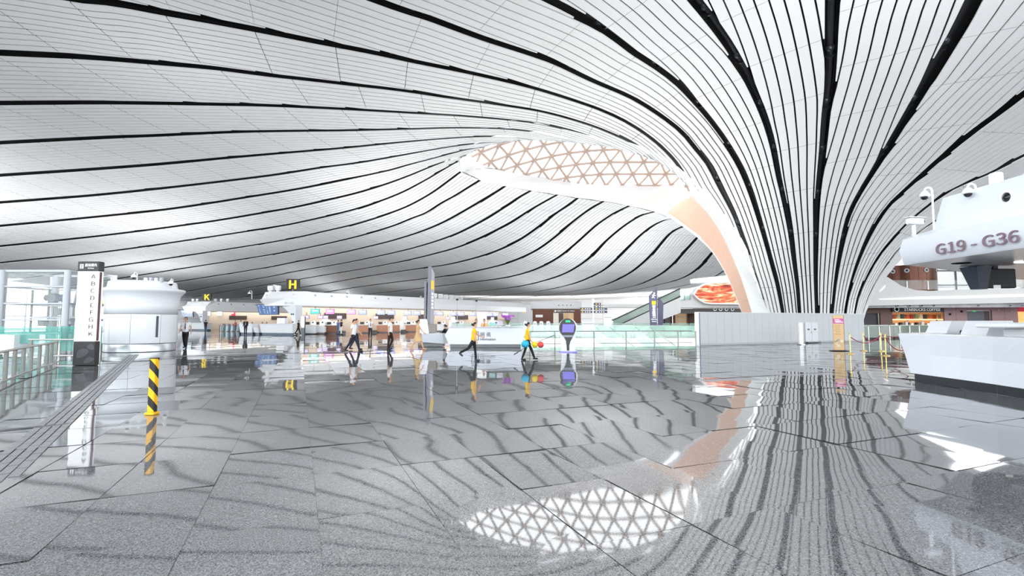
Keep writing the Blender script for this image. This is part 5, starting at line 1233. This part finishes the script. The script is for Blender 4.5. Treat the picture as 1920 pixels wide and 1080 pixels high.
# stanchions and ropes
GOLD = mat('polished_brass', 'd9bf78', .22, .9); ROPE = mat('crimson_rope', '8d1f34', .7, bump=.3, nscale=90)
SP = {}
for px, py, lb in ((1594.5, 663.5, 'brass stanchion nearest the poster stand'), (1619.5, 658, 'brass stanchion behind and right of the one by the poster stand'), (1652.5, 658.5, 'rear brass stanchion of the close pair left of the G counter'), (1661, 667, 'front brass stanchion of the close pair left of the G counter'), (1712, 658, 'brass stanchion behind the G counter corner')):
    p = G(px, py); SP[px] = p; t = thing('stanchion', lb, 'stanchion', p[:])
    q = MB(); q.lathe([(.17, 0), (.17, .012), (.12, .03), (.03, .05), (.024, .06)], n=20); q.build('base', GOLD, t, smooth=True)
    q = MB(); q.lathe([(.022, .05), (.022, .86), (.034, .87), (.034, .9), (.02, .905)], n=12); q.build('pole', GOLD, t, smooth=True)
    q = MB(); q.ball((0, 0, .93), .035, 10); q.build('finial', GOLD, t, smooth='all'); q = MB(); q.lathe([(.04, .8), (.04, .83)], n=12); q.build('hook_ring', GOLD, t)
def rope(a, b, sag, lb, b3=None):
    pa = SP[a]+Vector((0, 0, .82)); pb = b3 if b3 is not None else SP[b]+Vector((0, 0, .82)); t = thing('rope', lb, 'rope', ((pa.x+pb.x)/2, (pa.y+pb.y)/2, 0)); o = Vector(t.location)
    q = MB(); P = [pa.lerp(pb, f)-Vector((0, 0, sag*4*f*(1-f)))-o for f in np.linspace(.02, .98, 15)]; q.tube(P, .018, 8); q.build('cord', ROPE, t, smooth=True)
    for e in (P[0], P[-1]): q = MB(); q.ball(e, .026, 8); q.build('end_cap', GOLD, t, smooth='all')
rope(1594.5, 1652.5, .36, 'crimson rope from the stanchion by the poster stand to the close pair')
rope(1619.5, 1652.5, .34, 'crimson rope from the second stanchion to the close pair')
rope(1652.5, 1712, .1, 'nearly straight crimson rope running behind the G counter corner')
rope(1661, 0, .3, 'crimson rope from the front stanchion of the pair down to the G counter', at(1706, 652, 17.5))
# ---- G counter
t = thing('counter', 'big white slanted counter with steel plinth at right edge', 'counter', (10, 10, 0)); o = Vector((10, 10, 0))
top = [at(1684, 627, 13.0), at(1740, 628.5, 12.15), at(1800, 631, 11.25), at(1860, 633.5, 10.4), at(1920, 636, 9.6)]
top += [Vector((9.75, 8.2, 1.165)), Vector((9.95, 6.5, 1.165)), Vector((10.4, 4.6, 1.165))]
bot = [at(1707, 699, 12.75), at(1745, 705, 12.1), at(1800, 713, 11.3), at(1860, 721, 10.5), at(1920, 729.5, 9.75)]
bot += [Vector((9.95, 8.2, .2)), Vector((10.15, 6.5, .2)), Vector((10.6, 4.6, .2))]
for p in bot: p.z = .21
for p in top: p.z = 1.168
q = MB()
end_t = [Vector((10.6, 13.7, 1.168)), Vector((13.2, 15.4, 1.168))]; end_b = [Vector((10.7, 13.4, .21)), Vector((13.1, 15.1, .21))]
T_ = end_t[::-1]+top; B_ = end_b[::-1]+bot; M_ = [(u+v)/2+Vector((.03, .02, 0)) for u, v in zip(T_, B_)]
q.loft([[p-o for p in B_], [p-o for p in M_], [p-o for p in T_]]); q.build('front_panel', mat('counter_white', 'e9edf6', .28, noise=.015), t)
q = MB(); inn = [p+Vector((.55, -.1 if i > 1 else -.45, 0)) for i, p in enumerate(T_)]
q.loft([[p-o for p in T_], [p-o+Vector((0, 0, .02)) for p in T_], [p-o+Vector((0, 0, .02)) for p in inn], [p-o-Vector((0, 0, .3)) for p in inn]]); q.build('worktop', WHITEG, t)
q = MB(); PL = [p+Vector((.1, 0, -.21)) for p in B_]
for i in range(len(PL)-1):
    c0, c1 = PL[i], PL[i+1]; e = (c1-c0)*.004; q = MB(); q.loft([[c0+e-o, c1-e-o], [c0+e-o+Vector((0, 0, .21)), c1-e-o+Vector((0, 0, .21))]]); q.build('plinth_panel', mat('plinth_mirror', '5d6165', .22, .9), t)
q = MB(); q.loft([[p+Vector((.02, .02, .205))-o for p in PL], [p+Vector((.9, -.2, .205))-o for p in PL]]); q.build('underside', CHAR, t)
def pod(x, y, lb):
    t = thing('desk_pod', lb, 'desk pod', (x, y, 0))
    q = MB(); q.box((0, 0, .46), (1.1, .7, .9), b=.03); q.build('desk_body', WHITE, t); q = MB(); q.slab([(-.62, .92), (.28, .92), (.28, 1.12), (.16, 1.52), (-.33, 1.52)], -.35, .35); q.build('screen_shroud', WHITEG, t)
    q = MB(); q.box((.26, -.0, 1.3), (.02, .5, .32)); q.build('monitor', mat('pale_panel', 'd3d6d8', .5), t); return t
pod(12.45, 14.2, 'left white workstation pod behind the G counter'); pod(11.85, 12.4, 'middle white workstation pod behind the G counter')
t = thing('high_table', 'white high table with rounded top at far right behind the counter', 'table', (11.4, 11.35, 0))
q = MB(); q.box((.2, 0, 1.42), (1.6, .8, .12), b=.05); q.build('top', WHITEG, t); q = MB(); q.box((.4, 0, .7), (.9, .6, 1.3), b=.03); q.build('leg', WHITE, t)
for x, y, lb in ((12.3, 13.3, 'black office chair between the left and middle workstation pods'), (13.1, 13.2, 'black office chair right of the middle workstation pod')):
    t = thing('office_chair', lb, 'chair', (x, y, 0), .6)
    q = MB(); q.box((0, 0, .52), (.5, .5, .09), b=.03); q.build('seat', DARK, t); q = MB(); q.tube([(-.24, .24, .75), (-.26, .26, 1.1), (-.1, .3, 1.24), (.1, .3, 1.24), (.26, .26, 1.1), (.24, .24, .75)], .035, 6); q.build('back_frame', DARK, t); q = MB(); q.box((0, .27, .95), (.42, .03, .4), b=.01); q.build('backrest', mat('chair_mesh', '2b2d33', .8), t)
    q = MB(); q.tube([(0, 0, .1), (0, 0, .5)], .03, 8); q.build('gas_column', STEEL, t)
    for i in range(5): a = i*1.2566; q = MB(); q.tube([(0, 0, .12), (.3*math.cos(a), .3*math.sin(a), .06)], .022, 6); lg = q.build('foot', STEEL, t); q = MB(); q.ball((.3*math.cos(a), .3*math.sin(a), .03), .03, 6); q.build('caster', DARK, lg)
    for s_ in (-.28, .28): q = MB(); q.tube([(s_, .2, .55), (s_, .1, .78), (s_, -.18, .78)], .025, 6); q.build('armrest', STEEL, t)
# ---- the roof over the G counter
t = thing('counter_roof', 'white swept roof lettered G19 - G36 over the right counter', 'canopy', (10, 10, 0))
RW = mat('roof_white', 'e8edf5', .3, noise=.015)
zb = 2.93
front = [(10.0, 12.7), (9.98, 11.5), (9.97, 10), (10.0, 8), (10.15, 5.5), (10.5, 2.5)]
back = [(18.5, 2.5), (19, 12), (18.5, 17.4), (16.0, 16.6), (12.8, 14.3), (10.8, 13.1)]
pl = [Vector((*p, 0))-o for p in front+back]; n = len(pl); cen = Vector((14.5, 9.5, 0))-o
def rg(z, k, dx=0): return [Vector((p.x+(dx if i < 6 else 0), p.y, z))*1. if k == 1 else Vector((cen.x+(p.x-cen.x)*k+(dx if i < 6 else 0), cen.y+(p.y-cen.y)*k, z)) for i, p in enumerate(pl)]
q = MB(); q.loft([rg(zb, 1), rg(zb+.03, 1, -.03), rg(zb+.36, 1.012, -.04), rg(zb+.66, 1.005, .02), rg(zb+.73, .985, .08), rg(zb+1.0, .80)], True); q.add(rg(zb+1.0, .80), [tuple(range(n))]); q.build('fascia', RW, t, smooth=True)
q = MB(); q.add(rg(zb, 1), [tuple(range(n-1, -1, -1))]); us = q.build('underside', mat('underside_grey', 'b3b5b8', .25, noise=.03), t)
cb = [Vector(p)-o for p in ((10.75, 12.75, 0), (10.7, 9.8, 0), (10.8, 6, 0), (11, 2.6, 0), (16.5, 2.6, 0), (16.5, 13.6, 0))]
q = MB(); q.loft([[p+Vector((0, 0, zb+.7)) for p in cb], [p+Vector((.12, -.28 if i in (0, 5) else 0, zb+1.68)) for i, p in enumerate(cb)]], True); q.add([p+Vector((.12, -.28 if i in (0, 5) else 0, zb+1.68)) for i, p in enumerate(cb)], [tuple(range(6))]); q.build('upper_cabin', RW, t)
text('G19 - G36', .325, mat('letter_mauve', '8a7480', .45, noise=.08), t, Vector((9.868, 10.63, zb+.26))-o, (math.pi/2+.0, 0, -math.pi/2-.0), name='lettering', width=1.92, bold=.003, sans=True, depth=.01)
# recessed ring camera, downlights, port ring in the soffit
pr = Vector((10.78, 10.82, 4.3))-o; q = MB(); pts = [Vector((0, .13*math.cos(a), .13*math.sin(a)))+pr+Vector((0, -.05, -.1)) for a in np.linspace(0, 2*math.pi, 20)]; q.tube(pts, .03, 6); q.build('porthole_ring', WHITE, t, smooth=True); q = MB(); q.ball(pr+Vector((.06, -.05, -.1)), .12, 12); q.build('porthole_lens', mat('smoked_dome', '0c0d10', .08), t, smooth='all')
for x, y, r in ((12.2, 11.9, .16), (12.5, 11.3, .05), (11.6, 9.2, .14)): q = MB(); q.lathe([(r, 0), (r*.95, -.02), (.001, -.02)], Vector((x, y, zb))-o, 16); q.build('downlight', mat('downlight_white', 'ffffff', .3, emit=4), us)
q = MB(); q.lathe([(.2, 0), (.2, -.012), (.19, -.012), (.19, 0)], Vector((11.0, 12.2, zb))-o, 24); q.build('access_ring', DARK, us)
q = MB(); q.ball(Vector((10.15, 12.45, zb))-o, .035, 8); q.build('small_sensor', WHITE, us)
# hanging display housings
for x, y, lb in ((11.95, 12.9, 'dark tapered display housing hung under the G counter roof'), (11.9, 11.2, 'second dark tapered housing, cut by the right picture edge')):
    t = thing('hanging_display', lb, 'display', (x, y, zb-.6))
    q = MB(); q.add([(-.02, -.12, 0), (.2, -.12, 0), (.2, .12, 0), (-.02, .12, 0), (-.16, -.25, .58), (.22, -.25, .58), (.22, .25, .58), (-.16, .25, .58)], [(3, 2, 1, 0), (4, 5, 6, 7), (0, 1, 5, 4), (1, 2, 6, 5), (2, 3, 7, 6), (3, 0, 4, 7)]); q.build('end_housing', mat('housing_blue_grey', '3c4453', .4), t)
    q = MB(); q.box((.62, .05, .28), (.8, .22, .5), b=.02); q.build('screen_body', DARK, t); q = MB(); q.box((.55, .05, .5), (.12, .12, .2)); q.build('hanger', DARK, t)
    q = MB(); q.box((.5, -.065, .06), (.18, .01, .09)); q.build('label_plate', MATS['sign_white'], t)
# cameras on the roof edge
cctv(10.32, 12.75, 3.66, W(100), 'white box camera on a short post at the left tip of the G roof', .32)
for px, yt, dd, hh, lb in ((1747, 352, 12.4, 1.0, 'tall goose-neck dome camera left of the G roof cabin'), (1829, 345, 11.6, 1.05, 'goose-neck dome camera in front of the G roof cabin')):
    p = at(px, yt, dd); dome_cam(p.x, p.y, 3.6, lb, p.z-3.6-.09, .8)
p = at(1868, 345, 11.3); t = thing('roof_fixture', 'white bracket plate with cables on top of the G roof cabin', 'equipment', (p.x, p.y, 4.58))
q = MB(); q.box((0, 0, .15), (.22, .16, .34), b=.02); q.build('plate', WHITE, t)
for i in range(4): q = MB(); q.tube([(.15+.1*i, 0, .02), (.2+.1*i, .05, .16+.03*(i % 2)), (.3+.1*i, .1, .14), (.36+.1*i, .1, .02)], .012, 5); q.build('cable', DARK if i % 2 else STEEL, t)
for i in range(2): q = MB(); q.box((.35+.3*i, .1, .08), (.18, .14, .12), b=.02); q.build('junction_box', CGR, t)
# ---- upper deck and shops behind the column
DW = mat('deck_white', 'd6d6d5', .45, noise=.02); yD = 52.
def sp(L_, y): return [((px-960)/FPX*y, EYE+(603-py)/FPX*y) for px, py in L_]
t = thing('upper_deck', 'curved white edge of the upper floor right of the column', 'balcony', (40, yD, 0)); o = Vector((40, yD, 0))
def rel(P): return [(x-o.x, z) for x, z in P]
prof = sp([(1600, 574), (1960, 567), (1960, 540), (1880, 541.5), (1800, 543), (1745, 545.5), (1716, 543.5), (1692, 536), (1668, 520), (1640, 506), (1600, 530)], yD)
q = MB(); q.slab(rel(prof), 0, .6); q.build('fascia', DW, t)
q = MB(); q.slab(rel(sp([(1648, 561.5), (1720, 557.5), (1800, 555.5), (1960, 551.5), (1960, 554.5), (1800, 559), (1720, 560.5)], yD)), -.06, .0); q.build('light_cove', mat('cove_light', 'fff7ea', .4, emit=1.6), t)
q = MB(); q.slab(rel(sp([(1650, 547), (1661, 535), (1660, 539)], yD)), -.05, 0); q.build('light_cove', MATS['cove_light'], t)
q = MB(); q.box((8, 8, 3.55), (26, 13, .5)); q.build('floor_slab', DW, t)
q = MB(); q.slab(rel(sp([(1605, 577.5), (1960, 576), (1960, 566.5), (1605, 571.5)], yD+.5)), .5, .7); mb_ = q.build('marble_band', mat('marble_band', 'a9a7ac', .2, noise=.35, nscale=.9), t)
for px in (1682, 1704.5, 1727.5, 1751, 1834, 1894, 1916):
    c = sp([(px, 573)], yD+.5)[0]; big = px < 1740; q = MB(); q.tube([(c[0]-o.x, .42, c[1]), (c[0]-o.x, .5, c[1])], .2 if big else .1, 16); rn = q.build('nozzle_ring', CGR, mb_); q = MB(); q.tube([(c[0]-o.x, .4, c[1]), (c[0]-o.x, .45, c[1])], .1 if big else .06, 12); q.build('nozzle', DARK, mb_)
q = MB(); P = sp([(1660, 530), (1700, 532), (1745, 534), (1920, 530)], yD+.8)
for i in range(10): q = MB(); q.box((-3.0+i*1.75, .5, 5.35), (1.7, .02, 1.0)); q.build('rail_glass', GLASS, t)
for px in (1702, 1741.5): c = sp([(px, 540)], yD+.5)[0]; q = MB(); q.box((c[0]-o.x, .45, 5.3), (.09, .06, .9)); q.build('rail_post', WHITE, t)
# copper drum
c = sp([(1706, 545)], 57.5)[0]; t = thing('copper_drum', 'curved copper clad drum on the upper floor', 'kiosk', (c[0], 57.5, 3.82))
CU = mat('copper_cladding', '5d3c30', .32, .7, noise=.08, nscale=2); r_ = 2.55
for i in range(10):
    for z0, z1 in ((0, 2.1), (2.14, 4.0)): q = MB(); q.lathe([(r_, z0), (r_, z1)], n=4, a0=math.pi+i*.314+.006, a1=math.pi+(i+1)*.314-.006); q.build('cladding_panel', CU, t, smooth=True)
q = MB(); q.lathe([(r_-.03, 0), (r_-.03, 4.0), (.001, 4.0)], n=30); q.build('core', DARK, t)
for a in (3.5, 4.0, 4.7, 5.35): q = MB(); c_ = Vector((math.cos(a), math.sin(a), 0)); q.tube([c_*(r_)+Vector((0, 0, 3.35)), c_*(r_+.08)+Vector((0, 0, 3.35))], .24, 16); rn = q.build('nozzle_ring', CGR, t); q = MB(); q.tube([c_*(r_+.06)+Vector((0, 0, 3.35)), c_*(r_+.12)+Vector((0, 0, 3.35))], .12, 12); q.build('nozzle', DARK, rn)
# glazing behind the upper deck
wn = struct(thing('window_3', 'glazed wall behind the upper floor', 'window', (49, 66, 3.9))); del wn['category']; wn['kind'] = 'structure'
for i in range(9): q = MB(); q.box((-6+i*2.6, 0, 2.2), (.16, .2, 4.4)); q.build('mullion', mat('mullion_dark', '33383f', .4), wn)
for z in (.4, 2.4, 4.3): q = MB(); q.box((4, 0, z), (22, .2, .14)); q.build('transom', MATS['mullion_dark'], wn)
for i in range(8):
    for z0, z1 in ((.47, 2.33), (2.47, 4.23)): q = MB(); q.box((-4.7+i*2.6, 0, (z0+z1)/2), (2.44, .03, z1-z0)); q.build('pane', GLASS, wn)
for i, (x, w_, h_) in enumerate(((47, 3, 1.5), (51.5, 3.2, 1.8), (56, 3, 1.4), (60, 2.5, 1.9))):
    t = thing('booth_unit', ['first', 'second', 'third', 'fourth'][i]+' from left of the pale glazed booths on the upper floor', 'booth', (x, 61, 3.82))
    q = MB(); q.box((0, 0, h_/2), (w_, 1.5, h_), b=.05); q.build('body', WHITE, t); q = MB(); q.box((-w_*.2, -.77, h_*.45), (w_*.45, .02, h_*.5)); q.build('glass_front', mat('dim_glass', '5f676c', .1), t); q = MB(); q.box((0, 0, h_+.06), (w_+.2, 1.7, .1)); q.build('roof', CGR, t)
# shop wall under the deck
yS = 55.
t = thing('shop_wall', 'dusky pink panelled wall beneath the upper floor', 'wall panel', (44, yS, 0)); o = Vector((44, yS, 0))
PK = mat('dusky_pink_panel', 'a58386', .5, noise=.04); BRN = mat('brown_panel', '6f5048', .5, noise=.05)
def bay(pa, pb, z0, z1, m__, nm, y=0., e=.02): xa, xb = [(px-960)/FPX*yS-o.x for px in (pa, pb)]; q = MB(); q.box(((xa+xb)/2, y, (z0+z1)/2), (xb-xa-e, .2, z1-z0), b=.01); return q.build(nm, m__, t)
for pa, pb in ((1768, 1790), (1790, 1811)): bay(pa, pb, 0, 3.3, PK, 'wall_panel')
for pa, pb in ((1857, 1881), (1881, 1906)): bay(pa, pb, 0, 3.3, PK, 'wall_panel')
bay(1811, 1857, 2.72, 3.3, PK, 'wall_panel'); bay(1648, 1671, 0, 3.1, BRN, 'wall_panel'); bay(1600, 1648, 2.4, 3.1, BRN, 'wall_panel'); bay(1906, 1940, 2.6, 3.3, mat('red_fascia', 'cf2a3f', .5, emit=.2), 'red_fascia')
bay(1906, 1940, 0, 2.6, mat('warm_lit_shop', 'f0b06a', .5, emit=.8, noise=.3, nscale=1.5), 'lit_shop_interior', .4); bay(1600, 1648, 0, 2.4, mat('dark_doorway', '2c2a2e', .5), 'doorway', .3)
dd = bay(1813, 1845, 0, 2.66, mat('grey_door', '5d6068', .4), 'door', .15); bay(1845, 1856, 0, 2.66, mat('brown_jamb', '4c3b3c', .5), 'door_recess', .2)
q = MB(); q.box((.0, -.12, 1.3), (.05, .05, .2)); oo = q.build('door_handle', STEEL, dd); oo.location = (4.9, 0, 0)
g_ = bay(1822, 1826, 2.58, 2.68, mat('exit_green', '2fae62', .4, emit=1.), 'exit_sign', -.1)
for px, z in ((1778, 2.3), (1800, 2.6), (1868, 2.75), (1893, 2.6)): x_ = (px-960)/FPX*yS-o.x; q = MB(); q.ball((x_, -.15, z), .12, 8); q.build('wall_fitting', DARK if px < 1850 else CGR, t)
# coffee counter
t = thing('coffee_shop', 'coffee shop front with black lettered sign and warm lit shelves', 'shop', (44, yS, 0))
def cb_(pa, pb, z0, z1, m__, nm, y=0., dp=.2): xa, xb = [(px-960)/FPX*(yS+y)-44 for px in (pa, pb)]; q = MB(); q.box(((xa+xb)/2, y, (z0+z1)/2), (xb-xa, dp, z1-z0), b=.01); return q.build(nm, m__, t)
sb = cb_(1671, 1768, 2.55, 3.12, mat('shop_black', '18181a', .5), 'sign_board', -.15)
text('STARBUCKS COFFEE', .38, MATS['sign_white'], sb, ((1728-960)/FPX*54.8-44, -.26, 2.83), (math.pi/2, 0, 0), bold=.006, sans=True, width=3.95)
q = MB(); q.lathe([(.26, 0), (.26, .02)], (0, 0, 0), 20); o_ = q.build('emblem', mat('sign_white', 'f4f4f4', .5), sb); o_.location = ((1680-960)/FPX*54.8-44, -.26, 2.83); o_.rotation_euler = (math.pi/2, 0, 0)
q = MB(); q.lathe([(.2, 0), (.2, .01), (.15, .01), (.15, 0)], (0, 0, 0), 20); o_ = q.build('emblem_ring', mat('emblem_green', '1d7a4d', .5), sb); o_.location = ((1680-960)/FPX*54.8-44, -.285, 2.83); o_.rotation_euler = (math.pi/2, 0, 0)
cb_(1671, 1770, 0, 2.55, mat('shop_amber_wall', 'c98d58', .5, emit=.35, noise=.2, nscale=1.2), 'back_wall', 1.6); cb_(1671, 1770, 1.66, 1.78, mat('shelf_light', 'ffd9a0', .5, emit=1.5), 'shelf', 1.2, .4)
cb_(1671, 1770, 0, 1.05, mat('counter_brown', '5a4a3c', .5, noise=.1), 'counter', .5, .5)
rr = random.Random(4); cols = ['c0582f', 'd8c7a8', '37584f', 'e06a3a', 'b33a2c', '85a06a', 'e8d4b0', '4a3a36', 'd87f4a']
for i in range(11): x_ = (1676+i*8.5-960)/FPX*56-44; q = MB(); q.box((x_, 1.15, 2.04+.02*(i % 3)), (.34, .2, .5), b=.01); q.build('poster_box', mat('poster_%d' % (i % 9), cols[i % 9], .6), t)
for i in range(9): x_ = (1678+i*10-960)/FPX*55.4-44; q = MB(); q.box((x_, .5, 1.05+.14+.04*(i % 3)), (.3, .3, .3+.08*(i % 3)), b=.03); q.build('coffee_machine' if i % 3 == 0 else 'jar', [STEEL, DARK, WHITE][i % 3], t)
for px, lb, cl, rz_ in ((1702, 'barista in black behind the coffee shop counter', CB, W(170)),): p = at(px, 610, 56.1); person(lb, p.x, p.y, rz_, 1.68, cl, CB, ((3, 0), (-3, 0)), ((25, 40), (25, 40)), .1, fine=False)
p = at(1758, 622, 47.5); person('person in dark grey walking left past the coffee shop', p.x, p.y, -R_, 1.72, mat('cloth_slate', '4b4d5c', .8), CB, ((22, 4), (-18, 16)), ((-20, 8), (20, 16)), .1, fine=False)
# glass barrier in front of the shops
pa, pb = Vector((27.6, 41.6, 0)), Vector((38.5, 46.5, 0)); d = pb-pa
t = thing('glass_barrier', 'glass barrier with steel posts in front of the coffee shop', 'railing', pa[:])
for i in range(9):
    c = d*(i/8); q = MB(); q.box((c.x, c.y, .55), (.09, .09, 1.1), b=.01); q.build('post', STEEL, t)
    if i < 8: c2 = d*((i+.5)/8); q = MB(); q.box((c2.x, c2.y, .68), (d.length/8-.15, .02, 1.1), math.atan2(d.y, d.x)); q.build('glass_pane', mat('grey_green_glass', '9fb5a8', .03, alpha=.3), t)
q = MB(); q.tube([(0, 0, 1.15), (d.x, d.y, 1.15)], .025, 6); q.build('handrail', STEEL, t)
# upper deck left of the column, with the curved video screen
yV = 60.; t = thing('video_gallery', 'white upper gallery with curved ends left of the column', 'balcony', (22, yV, 0)); o = Vector((22, yV, 0))
def sv(L_): return [(x-o.x, z) for x, z in sp(L_, yV)]
q = MB(); q.slab(sv([(1228, 577.5), (1420, 577), (1420, 527), (1300, 531), (1300, 527), (1296, 523), (1345, 517.5), (1420, 512), (1420, 505), (1420, 505)][:4]+[(1330, 532), (1306, 541), (1298, 552), (1270, 565), (1228, 570)]), 0, .8); q.build('fascia', DW, t)
q = MB(); q.slab(sv([(1299, 523), (1420, 511), (1420, 524), (1300, 531)]), -.2, .8); q.build('upper_fascia', WHITE, t)
q = MB(); q.box((-2, 3, 3.4), (18, 5, .4)); q.build('floor_slab', DW, t)
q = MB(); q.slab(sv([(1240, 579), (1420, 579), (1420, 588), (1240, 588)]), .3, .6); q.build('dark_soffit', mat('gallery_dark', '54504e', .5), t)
for px in (1342, 1352.5, 1363.5, 1375): c_ = sv([(px, 580)])[0]; q = MB(); q.tube([(c_[0], .24, c_[1]), (c_[0], .3, c_[1])], .2, 14); rn = q.build('nozzle_ring', WHITE, t); q = MB(); q.tube([(c_[0], .2, c_[1]), (c_[0], .26, c_[1])], .1, 10); q.build('nozzle', DARK, rn)
t2 = thing('video_screen', 'pointed-end video screen glowing orange and red', 'screen', (22, yV-.3, 0))
vm = bpy.data.materials.new('video_glow'); vm.use_nodes = True; nt = vm.node_tree; b = nt.nodes['Principled BSDF']
tc = nt.nodes.new('ShaderNodeTexCoord'); mp = nt.nodes.new('ShaderNodeMapping'); mp.inputs['Scale'].default_value = (.35, 1, 1.5); mp.inputs['Rotation'].default_value = (0, .25, 0)
nz = nt.nodes.new('ShaderNodeTexNoise'); nz.inputs['Scale'].default_value = 1.1; nz.inputs['Detail'].default_value = 6; nz.inputs['Distortion'].default_value = 2.2
rp = nt.nodes.new('ShaderNodeValToRGB'); e = rp.color_ramp.elements; e[0].position = .3; e[0].color = (*srgb('5a1a18'), 1); e[1].position = .72; e[1].color = (*srgb('fff0e0'), 1)
for ps, cc in ((.42, 'b3402e'), (.52, 'e8744a'), (.6, 'f7b48a')): n_ = e.new(ps); n_.color = (*srgb(cc), 1)
nt.links.new(tc.outputs['Object'], mp.inputs[0]); nt.links.new(mp.outputs[0], nz.inputs['Vector']); nt.links.new(nz.outputs[0], rp.inputs[0]); nt.links.new(rp.outputs[0], b.inputs['Emission Color']); nt.links.new(rp.outputs[0], b.inputs['Base Color']); b.inputs['Emission Strength'].default_value = .55
edge = [(1300, 552), (1304, 546), (1311, 538.5), (1320, 533.5), (1332, 531), (1402, 527), (1402, 570.5), (1330, 569.5), (1320, 568), (1311, 563), (1304, 557)]
q = MB(); q.slab(sv(edge[::-1]), 0, .12); q.build('display', vm, t2)
q = MB(); q.tube([Vector((x, .05, z)) for x, z in sv(edge[5::-1]+edge[:5:-1])], .12, 6); q.build('bezel', WHITE, t2)
# gallery balustrade and shops under it
t = thing('gallery_balustrade', 'glass balustrade and pale signs on the left gallery', 'railing', (19, yV-.05, 0))
for i in range(6): c_ = (1234+i*11-960)/FPX*yV-19; z_ = EYE+(603-568+i*1.2)/FPX*yV; q = MB(); q.box((c_, 0, z_+.5), (.64, .02, 1.0)); q.build('glass_pane', PGL, t); q = MB(); q.box((c_+.34, 0, z_+.4), (.05, .05, .8)); q.build('post', STEEL, t)
for i, (px, w_, lb) in enumerate(((1252, 14, 'left beige shop unit under the gallery'), (1277, 26, 'lit shop bay with white shelves under the gallery'), (1303, 22, 'brown shop unit next to the hoarding under the gallery'))):
    x_ = (px-960)/FPX*63; ww = w_/FPX*63; t = thing('shop_unit', lb, 'shop', (x_, 63, 0))
    m__ = (mat('shop_greige', 'a8a29c', .5, noise=.06), mat('shop_tan', 'd8b48a', .5, emit=.25, noise=.1), BRN)[i]
    q = MB(); q.box((0, .5, 1.55), (ww, .3, 3.1)); q.build('back_wall', m__, t); q = MB(); q.box((0, 0, 2.75), (ww, .2, .35)); q.build('header', (CGR, MATS['lit_panel_white'], BRN)[i], t)
    for s_ in (-.48, .48): q = MB(); q.box((ww*s_, .2, 1.3), (.12, .5, 2.6)); q.build('side_post', BRN, t)
    q = MB(); q.box((0, .1, .5), (ww*.8, .5, 1.0), b=.03); q.build('counter', WHITE if i == 1 else mat('rust_counter', '8a4a3c', .5), t)
    if i == 1:
        for z in (1.3, 1.7, 2.1): q = MB(); q.box((.1, .3, z), (ww*.5, .3, .12)); q.build('shelf', WHITE, t)
q = MB(); q.box((52, 72, 2.5), (52, .3, 5)); struct(q.build('wall_shops', mat('shop_back_grey', 'bdb8b3', .6, noise=.05)))
q = MB(); q.box((62, 58, 5), (.3, 30, 10)); struct(q.build('wall_right', mat('shop_back_grey', 'bdb8b3', .6)))
